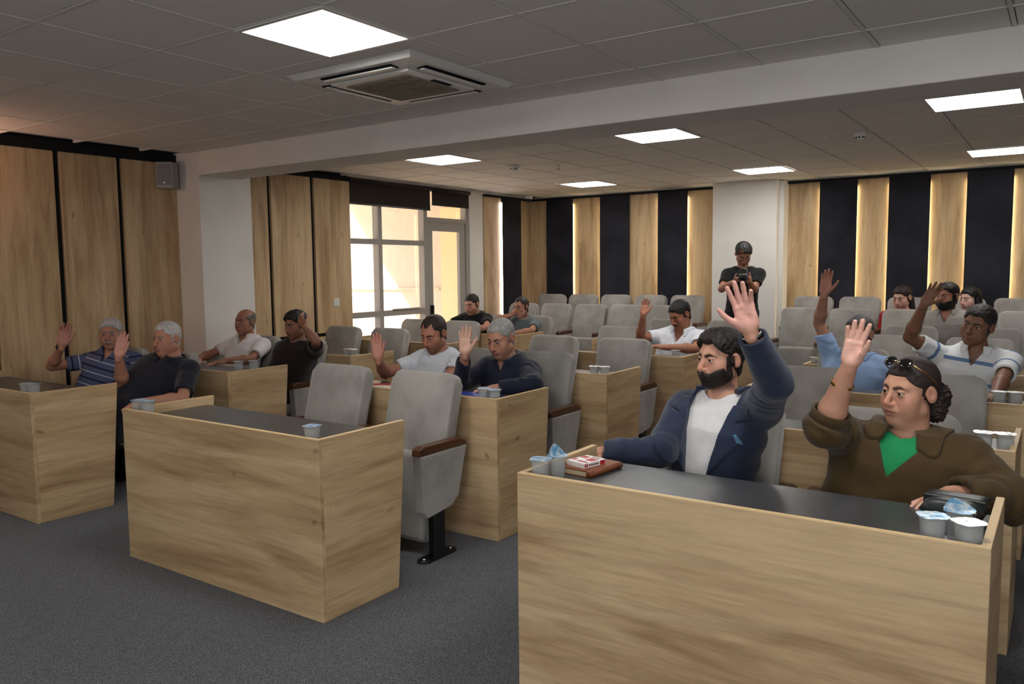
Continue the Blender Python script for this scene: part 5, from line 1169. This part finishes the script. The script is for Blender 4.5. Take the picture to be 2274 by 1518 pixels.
 'P16': dict(head=(-0.997, 9.280, 1.290), hrot=(-28, 4, 0), neck=(-0.992, 9.317, 1.112), pel=(-0.950, 9.300, 0.660), byaw=-8, s=1.080, hs=1.120, shL=(-0.805, 9.291, 1.052), elL=(-0.756, 9.252, 0.761), wrL=(-0.857, 9.002, 0.739), hand_left=dict(f=(-0.374, -0.924, -0.081), n=(0, 0, -1), flex=(25, 25, 28, 30)), shR=(-1.179, 9.344, 1.052), elR=(-1.237, 9.319, 0.761), wrR=(-1.209, 9.052, 0.739), hand_right=dict(f=(0.105, -0.991, -0.081), n=(0, 0, -1), flex=(25, 25, 28, 30))),
 'P17': dict(head=(-0.869, 10.150, 1.234), hrot=(-36, 6, 0), neck=(-0.864, 10.184, 1.072), pel=(-0.930, 10.200, 0.690), byaw=-8, s=0.980, hs=1.060, shL=(-0.694, 10.160, 1.018), elL=(-0.649, 10.124, 0.754), wrL=(-0.741, 9.898, 0.734), hand_left=dict(f=(-0.374, -0.924, -0.081), n=(0, 0, -1), flex=(25, 25, 28, 30)), shR=(-1.034, 10.208, 1.018), elR=(-1.086, 10.186, 0.754), wrR=(-1.061, 9.943, 0.734), hand_right=dict(f=(0.105, -0.991, -0.081), n=(0, 0, -1), flex=(25, 25, 28, 30)))}
_mats = {}
def hm(c):
    if c not in _mats: _mats[c] = hairmat('hair_%d_%d_%d' % c, srgb(*c))
    return _mats[c]
def cl(nm, c, **k): return cloth(nm, srgb(*c), **k)
def seated(p, floor=0.0, fw=0.40):
    P = POSE[p]; x, y, z = P['pel']
    return dict(knees=dict(L=(x+0.13, y-fw, floor+0.50), R=(x-0.13, y-fw, floor+0.50)), ankles=dict(L=(x+0.13, y-fw+0.02, floor+0.11), R=(x-0.13, y-fw+0.02, floor+0.11)), floor=floor)
DARKTR = cl('dark_trousers', (38, 40, 48)); JEANS = cl('dark_jeans', (36, 42, 52)); BEIGETR = cl('grey_trousers', (84, 82, 80))
def P_(p, label, g, tops, tr=None, floor=0.0, legs=None, **k):
    S = dict(POSE[p]); S.update(legs or seated(p, floor)); S.update(label=label, g=g, tops=tops, trousers=tr or DARKTR); S.update(k)
    S['hairmat'] = hm(g['hair']); S['beardmat'] = hm(g.get('beardcol', g['hair']))
    if floor and not legs: S['floor'] = floor
    return make_person(S)
def T_(nm, m, sleeve, **k): return dict(name=nm, mat=m, sleeve=sleeve, **k)

# front row, right: man in the blazer
tee = cl('white_tshirt', (214, 212, 212)); blz = cl('navy_blazer_cloth', (40, 48, 70), sheen=0.2, bscale=1400)
r11, I = P_('P11', 'bearded man in a navy blazer over a white T-shirt raising his left hand', dict(skin=(196, 146, 122), hair=(34, 27, 24), beard='full', beard3d=True, beardth=0.0040, beardstr=0.8, hairth=0.016, quiff=0.012, recede=0.25, burn=-0.035, browstr=0.95),
    [T_('tshirt', tee, 0.5, inf=0.007, wrinkle=0.003, vox=0.0055, nw=0.004), T_('blazer', blz, 1.88, inf=0.024, neck='open', v=0.40, vs=0.16, gap=0.055, lapel=0.085, wrinkle=0.0060, vox=0.0055, nw=0.018, loose=0.012, collar=dict(h=0.050, z=0.060, gap=0.95, tip=0.0, th=0.012))], vox=0.0027, cvox=0.0058, palm=(214, 160, 148))
M['steel'] = mat('watch_steel', srgb(150, 152, 156), 0.25, metal=1.0); M['gold'] = mat('gold', srgb(212, 160, 90), 0.25, metal=1.0); M['silver'] = mat('silver', srgb(220, 218, 214), 0.2, metal=1.0); M['strap'] = mat('dark_strap', srgb(30, 34, 44), 0.5)
def watch(root, I, k, m, face=True, t=0.02, r=0.030, w=0.020):
    o, p, ax, a, b = band(root, I, k, t, r, w, m, 'watch_strap')
    if face:
        n = -I['H'][k][0][:, 2]; me = lathe_mesh('watch_case', [(0.019, 0), (0.0195, 0.005), (0.017, 0.009)], 24); c = link('watch_case', me, m, root); c.location = Vector(p-I['O']+n*(r*0.93)); c.rotation_euler = Vector(n).to_track_quat('Z', 'Y').to_euler()
watch(r11, I, 'L', M['steel'], t=0.028, r=0.031); band(r11, I, 'L', 0.056, 0.034, 0.005, M['silver'], 'bracelet', tilt=0.35, th=0.003)
# pocket square on the left chest
T = I['T']; Ln = I['Ln']
def chest_point(I, x, t, o):
    p = I['pel']+I['T']@A_(x, 0.45, I['Ln']*t); ts = np.linspace(0, 0.45, 160); ray_ = p[None]-ts[:, None]*I['T'][:, 1]; dd = I['top'](ray_, o); return ray_[np.argmax(dd < 0)]
ob = dict(sleeve=1.88, inf=0.024, neck='open', v=0.40, vs=0.16, gap=0.055, lapel=0.085, wrinkle=0.0045, nw=0.022, loose=0.014)
M['square'] = mat('blue_dotted_silk', srgb(60, 84, 120), 0.5); _nn, _ll, _bb = nodes_of(M['square']); _ck = _nn.new('ShaderNodeTexChecker'); _ck.inputs['Scale'].default_value = 190; _ck.inputs['Color1'].default_value = srgb(34, 46, 74); _ck.inputs['Color2'].default_value = srgb(120, 176, 214); _tc = _nn.new('ShaderNodeTexCoord'); _ll.new(_tc.outputs['Object'], _ck.inputs['Vector']); _ll.new(_ck.outputs[0], _bb.inputs['Base Color'])
pc = chest_point(I, 0.150, 0.70, ob)+I['T'][:, 1]*0.010; B3 = Matrix(np.stack([-T[:, 0], T[:, 2], T[:, 1]], 1).tolist())
sq = prism('pocket_square', [(-0.034, 0.0), (0.034, 0.006), (0.012, 0.032), (0.0, 0.038), (-0.012, 0.022)], 'z', -0.004, 0.007, M['square'], r11, bev=0.002); sq.location = Vector(pc-I['O']); sq.rotation_euler = B3.to_euler()
# front row, right: woman in olive
olive = cl('olive_linen', (70, 54, 30), var=0.10, sheen=0.1); green = cl('green_tshirt', (28, 132, 78))
r12, I = P_('P12', 'woman in an olive brown shirt with sunglasses on her hair raising her right hand', dict(skin=(192, 142, 118), hair=(44, 34, 32), fem=1, fat=0.75, hairth=0.006, recede=0.0, mouth=0.0016, browstr=0.9, brow=0.85, tired=1.6, lips=(150, 84, 78), burn=-0.005, curl=60.0,
    locks=[((0.0, -0.085, 0.010), (0.012, -0.115, -0.030), 0.045, 0.050), ((0.010, -0.115, -0.030), (0.020, -0.105, -0.085), 0.052, 0.040), ((0.045, -0.085, -0.040), (0.050, -0.085, -0.085), 0.032, 0.026), ((-0.030, -0.095, -0.035), (-0.030, -0.09, -0.085), 0.034, 0.028)]),
    [T_('tshirt', green, 0.3, inf=0.004, wrinkle=0.001, vox=0.006, nw=0.030), T_('shirt', olive, dict(L=1.86, R=1.10), inf=0.026, neck='v', v=0.70, vs=0.62, wrinkle=0.0085, vox=0.0055, nw=0.026, loose=0.024, buttons=(0.60, 0.42), collar=dict(h=0.062, z=0.045, gap=0.42, tip=0.045, tipa=0.75, th=0.012))], bw=1.24, bd=1.22, belly=0.05, vox=0.0027, cvox=0.0058, palm=(220, 172, 156), arm=1.12, neckr=0.052)
band(r12, I, 'R', 0.085, 0.0345, 0.011, M['gold'], 'bracelet', th=0.002)
_cuff = band(r12, I, 'R', 0.225, 0.056, 0.045, olive, 'rolled_cuff', th=0.008)[0]
c, HR, hs, O = I['c'], I['HR'], I['hs'], I['O']
M['shades'] = mat('dark_lens', srgb(14, 13, 13), 0.08, spec=0.8)
for sx in (1, -1):
    me = lathe_mesh('lens', [(0.024, -0.001), (0.026, 0.001), (0.025, 0.003), (0.012, 0.005)], 24); o = link('sunglasses_lens', me, M['shades'], r12); q = c+HR@A_(0.032*sx, 0.066, 0.112)*hs; n = HR@unit(A_(0.10*sx, 0.72, 0.75)); o.location = Vector(q-O); o.rotation_euler = Vector(n).to_track_quat('Z', 'Y').to_euler(); o.scale = (1.08, 0.85, 1)
    link('sunglasses_arm', tube_mesh('arm', [Vector(c+HR@A_(sx*0.058, 0.060, 0.110)*hs-O), Vector(c+HR@A_(sx*0.084, 0.03, 0.085)*hs-O), Vector(c+HR@A_(sx*0.086, -0.02, 0.045)*hs-O), Vector(c+HR@A_(sx*0.084, -0.045, 0.020)*hs-O)], 0.0022), M['gold'], r12)
link('sunglasses_bridge', tube_mesh('bridge', [Vector(c+HR@A_(x, 0.075+0.004*(1-abs(x)/0.012), 0.117)*hs-O) for x in (-0.012, -0.005, 0.005, 0.012)], 0.0018), M['gold'], r12)

# second row, middle
r5, I5 = P_('P5', 'man in a plain white T-shirt raising his right hand and holding a red pen', dict(skin=(172, 118, 96), hair=(46, 36, 30), beard='full', beardstr=0.42, hairth=0.007, recede=0.9, scalp=0.6, fat=0.3, browcol=(40, 30, 26)), [T_('tshirt', cl('pale_tshirt', (204, 208, 216)), 0.62, inf=0.014, wrinkle=0.005, vox=0.0065)], vox=0.0034, cvox=0.0065, bw=1.06, fat=0.3, palm=(190, 132, 116))
q = (I5['wr']['L']+I5['H']['L'][0]@A_(0.02, 0.09, 0.03)); pen = empty('red_pen', (-3.985, 4.11, DT+0.002), 0.6); tag(pen, 'red pen on the paper at the fingers of the white T-shirt man', 'pen')
for nm, pf, m in (('barrel', [(0.005, -0.055), (0.005, 0.05)], mat('pen_red', srgb(206, 52, 28), 0.35)), ('tip', [(0.005, 0.05), (0.001, 0.066)], M['blackmetal']), ('cap_end', [(0.0055, -0.07), (0.0055, -0.055)], bpy.data.materials.get('pen_red'))):
    o = link(nm, lathe_mesh(nm, pf, 12), m or bpy.data.materials['pen_red'], pen, (0, 0, 0.0052)); o.rotation_euler = (0, math.pi/2, math.pi)
r6, I6 = P_('P6', 'grey-haired man in a dark navy long-sleeved shirt raising his right hand', dict(skin=(176, 126, 104), hair=(150, 147, 144), browcol=(60, 54, 50), hairth=0.007, scalp=0.35, fat=0.6, recede=0.3, tired=1.5, beard='full', beardstr=0.16, beardcol=(120, 112, 106)), [T_('shirt', cl('navy_shirt', (22, 26, 44)), 1.86, inf=0.016, neck='v', v=0.86, vs=0.35, wrinkle=0.005, vox=0.0065, buttons=(0.66, 0.5), collar=dict(gap=0.35, h=0.040))], vox=0.0034, cvox=0.0065, bw=1.1, bd=1.1, belly=0.04, palm=(212, 170, 150))
# first row, left
stripe_blue = striped('blue_striped_jersey', srgb(76, 84, 112), [(0.02, 0.075, srgb(196, 198, 206)), (0.48, 0.60, srgb(28, 30, 50))], 0.098)
r1, I1 = P_('P1', 'grey-haired moustached man in a blue striped polo raising his right hand', dict(skin=(166, 116, 94), hair=(164, 161, 158), browcol=(110, 104, 100), beard='moustache', beard3d=True, beardth=0.005, beardcol=(150, 144, 140), hairth=0.012, fat=0.1, tired=1.3), [T_('polo', stripe_blue, 0.66, inf=0.014, neck='v', v=0.80, vs=0.42, stripes=True, wrinkle=0.004, vox=0.0065, collar=dict(gap=0.45, along=0.030))], vox=0.0036, cvox=0.0065, belly=0.03, palm=(176, 120, 104))
watch(r1, I1, 'R', M['strap'], face=False, t=0.022, r=0.030, w=0.024)
r2, I2 = P_('P2', 'stout grey-haired man in a dark navy polo raising his right hand', dict(skin=(172, 122, 100), hair=(176, 173, 170), browcol=(120, 114, 108), hairth=0.007, scalp=0.4, fat=0.9, recede=0.4, beard='moustache', beardstr=0.35, beardcol=(150, 142, 136)), [T_('polo', cl('dark_navy_polo', (26, 27, 38)), 0.80, inf=0.016, neck='v', v=0.90, vs=0.3, wrinkle=0.004, vox=0.0065, collar=dict(gap=0.35))], vox=0.0036, cvox=0.0065, bw=1.2, bd=1.2, belly=0.12, arm=1.08, palm=(196, 140, 124), neckr=0.06)
# second row, left
P_('P3', 'balding man in a white short-sleeved shirt by the column', dict(skin=(148, 102, 82), hair=(96, 92, 90), browcol=(60, 52, 48), hairth=0.006, bald=0.085, scalp=0.3, nape=0.07, fat=0.15), [T_('shirt', cl('white_shirt', (208, 204, 204)), 0.70, inf=0.016, neck='v', v=0.80, vs=0.5, wrinkle=0.005, buttons=(0.66, 0.5), collar=dict(gap=0.5, h=0.046))], vox=0.0042, cvox=0.0075)
P_('P4', 'man in a dark brown T-shirt scratching his head with his left hand', dict(skin=(140, 96, 76), hair=(22, 19, 19), hairth=0.020, beard='full', beardstr=0.3, quiff=0.006), [T_('tshirt', cl('dark_brown_tshirt', (30, 22, 22)), 0.66, inf=0.014, wrinkle=0.004)], vox=0.0042, cvox=0.0075, bw=1.08)
# third row, right
P_('P13', 'man in a pale blue short-sleeved shirt raising his right arm behind the woman in olive', dict(skin=(168, 122, 100), hair=(74, 71, 70), hairth=0.009, recede=0.3, scalp=0.4, fat=0.3), [T_('shirt', cl('pale_blue_shirt', (142, 168, 206)), 0.72, inf=0.016, neck='v', v=0.84, vs=0.4, wrinkle=0.006, vox=0.0065, buttons=(0.6,), collar=dict(gap=0.4, h=0.044))], vox=0.0042, cvox=0.0068, bw=1.08, belly=0.04, palm=(168, 116, 96))
stripe_white = striped('white_blue_banded_jersey', srgb(212, 214, 216), [(0.40, 0.58, srgb(98, 124, 158))], 0.135)
P_('P14', 'dark-haired man in a white polo with blue bands raising his right hand', dict(skin=(124, 86, 66), hair=(36, 33, 32), hairth=0.012, fat=0.2, recede=0.1, tired=0.6), [T_('polo', stripe_white, 0.74, inf=0.015, neck='v', v=0.82, vs=0.42, stripes=True, wrinkle=0.004, vox=0.0065, collar=dict(gap=0.45, along=0.0))], vox=0.0040, cvox=0.0068, bw=1.08, palm=(120, 80, 62))
# fourth row, middle
P_('P9', 'moustached man in a white polo looking down with his right hand raised', dict(skin=(160, 108, 84), hair=(24, 21, 21), beard='moustache', beard3d=True, beardth=0.006, hairth=0.011, fat=0.4), [T_('polo', cl('white_polo', (220, 222, 230)), 0.66, inf=0.015, neck='v', v=0.78, vs=0.45, wrinkle=0.005, collar=dict(gap=0.5, h=0.046))], vox=0.0044, cvox=0.0078, bw=1.1, belly=0.05, palm=(190, 132, 108))
# fifth row, left
P_('P7', 'man in a black T-shirt leaning on his desk near the glass door', dict(skin=(186, 134, 112), hair=(24, 21, 21), hairth=0.008, scalp=0.6, beard='full', beardstr=0.35, fat=0.35), [T_('tshirt', cl('black_tshirt', (16, 16, 18)), 0.6, inf=0.014)], vox=0.0048, cvox=0.0085, bw=1.06)
P_('P8', 'man in a grey T-shirt resting his chin on his hand', dict(skin=(166, 116, 94), hair=(40, 36, 34), hairth=0.004, scalp=0.7, recede=0.5, beard='full', beardstr=0.6), [T_('tshirt', cl('grey_tshirt', (92, 102, 104)), 0.6, inf=0.014)], vox=0.0048, cvox=0.0085)
# rear rows
P_('P16', 'bearded man in a grey short-sleeved shirt behind the raised dark hand', dict(skin=(172, 120, 98), hair=(22, 19, 19), beard='full', beard3d=True, beardth=0.009, hairth=0.012, quiff=0.008), [T_('shirt', cl('grey_shirt', (146, 142, 136)), 0.72, inf=0.016, neck='v', v=0.80, vs=0.5, collar=dict(gap=0.55, h=0.05))], vox=0.0046, cvox=0.008, floor=TIER1, bw=1.12)
P_('P15', 'woman in a red shirt with dark tied-back hair in the last row', dict(skin=(196, 152, 134), hair=(34, 24, 24), fem=1, fat=0.4, hairth=0.012, locks=[((0.05, -0.075, -0.03), (0.075, -0.055, -0.15), 0.035, 0.026), ((0.0, -0.09, 0.0), (0.03, -0.085, -0.12), 0.045, 0.035)]), [T_('shirt', cl('red_shirt', (150, 18, 26)), 0.6, inf=0.014)], vox=0.0048, cvox=0.0085, floor=TIER2)
P_('P17', 'woman with long straight black hair dressed in black in the last row', dict(skin=(200, 160, 146), hair=(16, 14, 16), fem=1, fat=0.3, hairth=0.014, locks=[((0.062, -0.03, 0.02), (0.082, -0.01, -0.17), 0.036, 0.028), ((-0.062, -0.03, 0.02), (-0.076, -0.015, -0.17), 0.034, 0.026), ((0.0, -0.08, 0.0), (0.0, -0.075, -0.17), 0.06, 0.06)]), [T_('top', cl('black_top', (20, 19, 22)), 0.7, inf=0.014)], vox=0.0048, cvox=0.0085, floor=TIER2)
# standing cameraman
px, py, pz = POSE['P10']['pel']
r10, I = P_('P10', 'man in a black T-shirt standing by the white column, filming with a handheld rig', dict(skin=(160, 112, 90), hair=(18, 16, 17), hairth=0.020, beard='goatee', beardstr=0.75), [T_('tshirt', cl('black_tee', (15, 15, 17)), 0.62, inf=0.014)], tr=JEANS, vox=0.0048, cvox=0.0085, legs=dict(knees=dict(L=(px+0.11, py, 0.62), R=(px-0.11, py, 0.62)), ankles=dict(L=(px+0.12, py, TIER1+0.1), R=(px-0.12, py, TIER1+0.1)), floor=TIER1))
c, HR, hs, O = I['c'], I['HR'], I['hs'], I['O']
for sx in (1, -1):
    pts = [Vector(c+HR@(A_(0.032*sx, 0.102, -0.004)+A_(0.021*math.cos(a), 0, 0.018*math.sin(a)))*hs-O) for a in [2*math.pi*i/18 for i in range(19)]]
    link('spectacle_rim', tube_mesh('rim', pts, 0.0016, 6), M['steel'], r10); link('spectacle_arm', tube_mesh('arm', [Vector(c+HR@A_(sx*0.053, 0.098, 0.0)*hs-O), Vector(c+HR@A_(sx*0.078, 0.0, 0.002)*hs-O)], 0.0016, 6), M['steel'], r10)
mid = (I['wr']['L']+I['H']['L'][0]@A_(0, 0.09, 0)+I['wr']['R']+I['H']['R'][0]@A_(0, 0.09, 0))/2
rig = empty('camera_rig', (mid[0], mid[1], mid[2]-0.09), math.radians(12)); tag(rig, 'black handheld camera rig with a small screen held by the standing man', 'camera')
link('handle', lathe_mesh('handle', [(0.017, -0.13), (0.018, 0.0), (0.014, 0.03)], 16), M['blackmetal'], rig)
box('motor', (-0.03, -0.03, 0.03), (0.03, 0.03, 0.065), M['blackmetal'], rig, bev=0.008); box('camera_body', (-0.055, -0.04, 0.065), (0.055, 0.02, 0.135), M['blackmetal'], rig, bev=0.008)
le = link('lens', lathe_mesh('lens', [(0.03, 0), (0.033, 0.05), (0.028, 0.07)], 20), M['blackmetal'], rig, (0, -0.04, 0.10)); le.rotation_euler = (math.pi/2, 0, 0)
box('screen', (-0.045, -0.052, 0.135), (0.045, -0.042, 0.195), M['shades'], rig, bev=0.003); box('screen_arm', (0.045, -0.05, 0.09), (0.052, -0.038, 0.19), M['steel'], rig, bev=0.002)
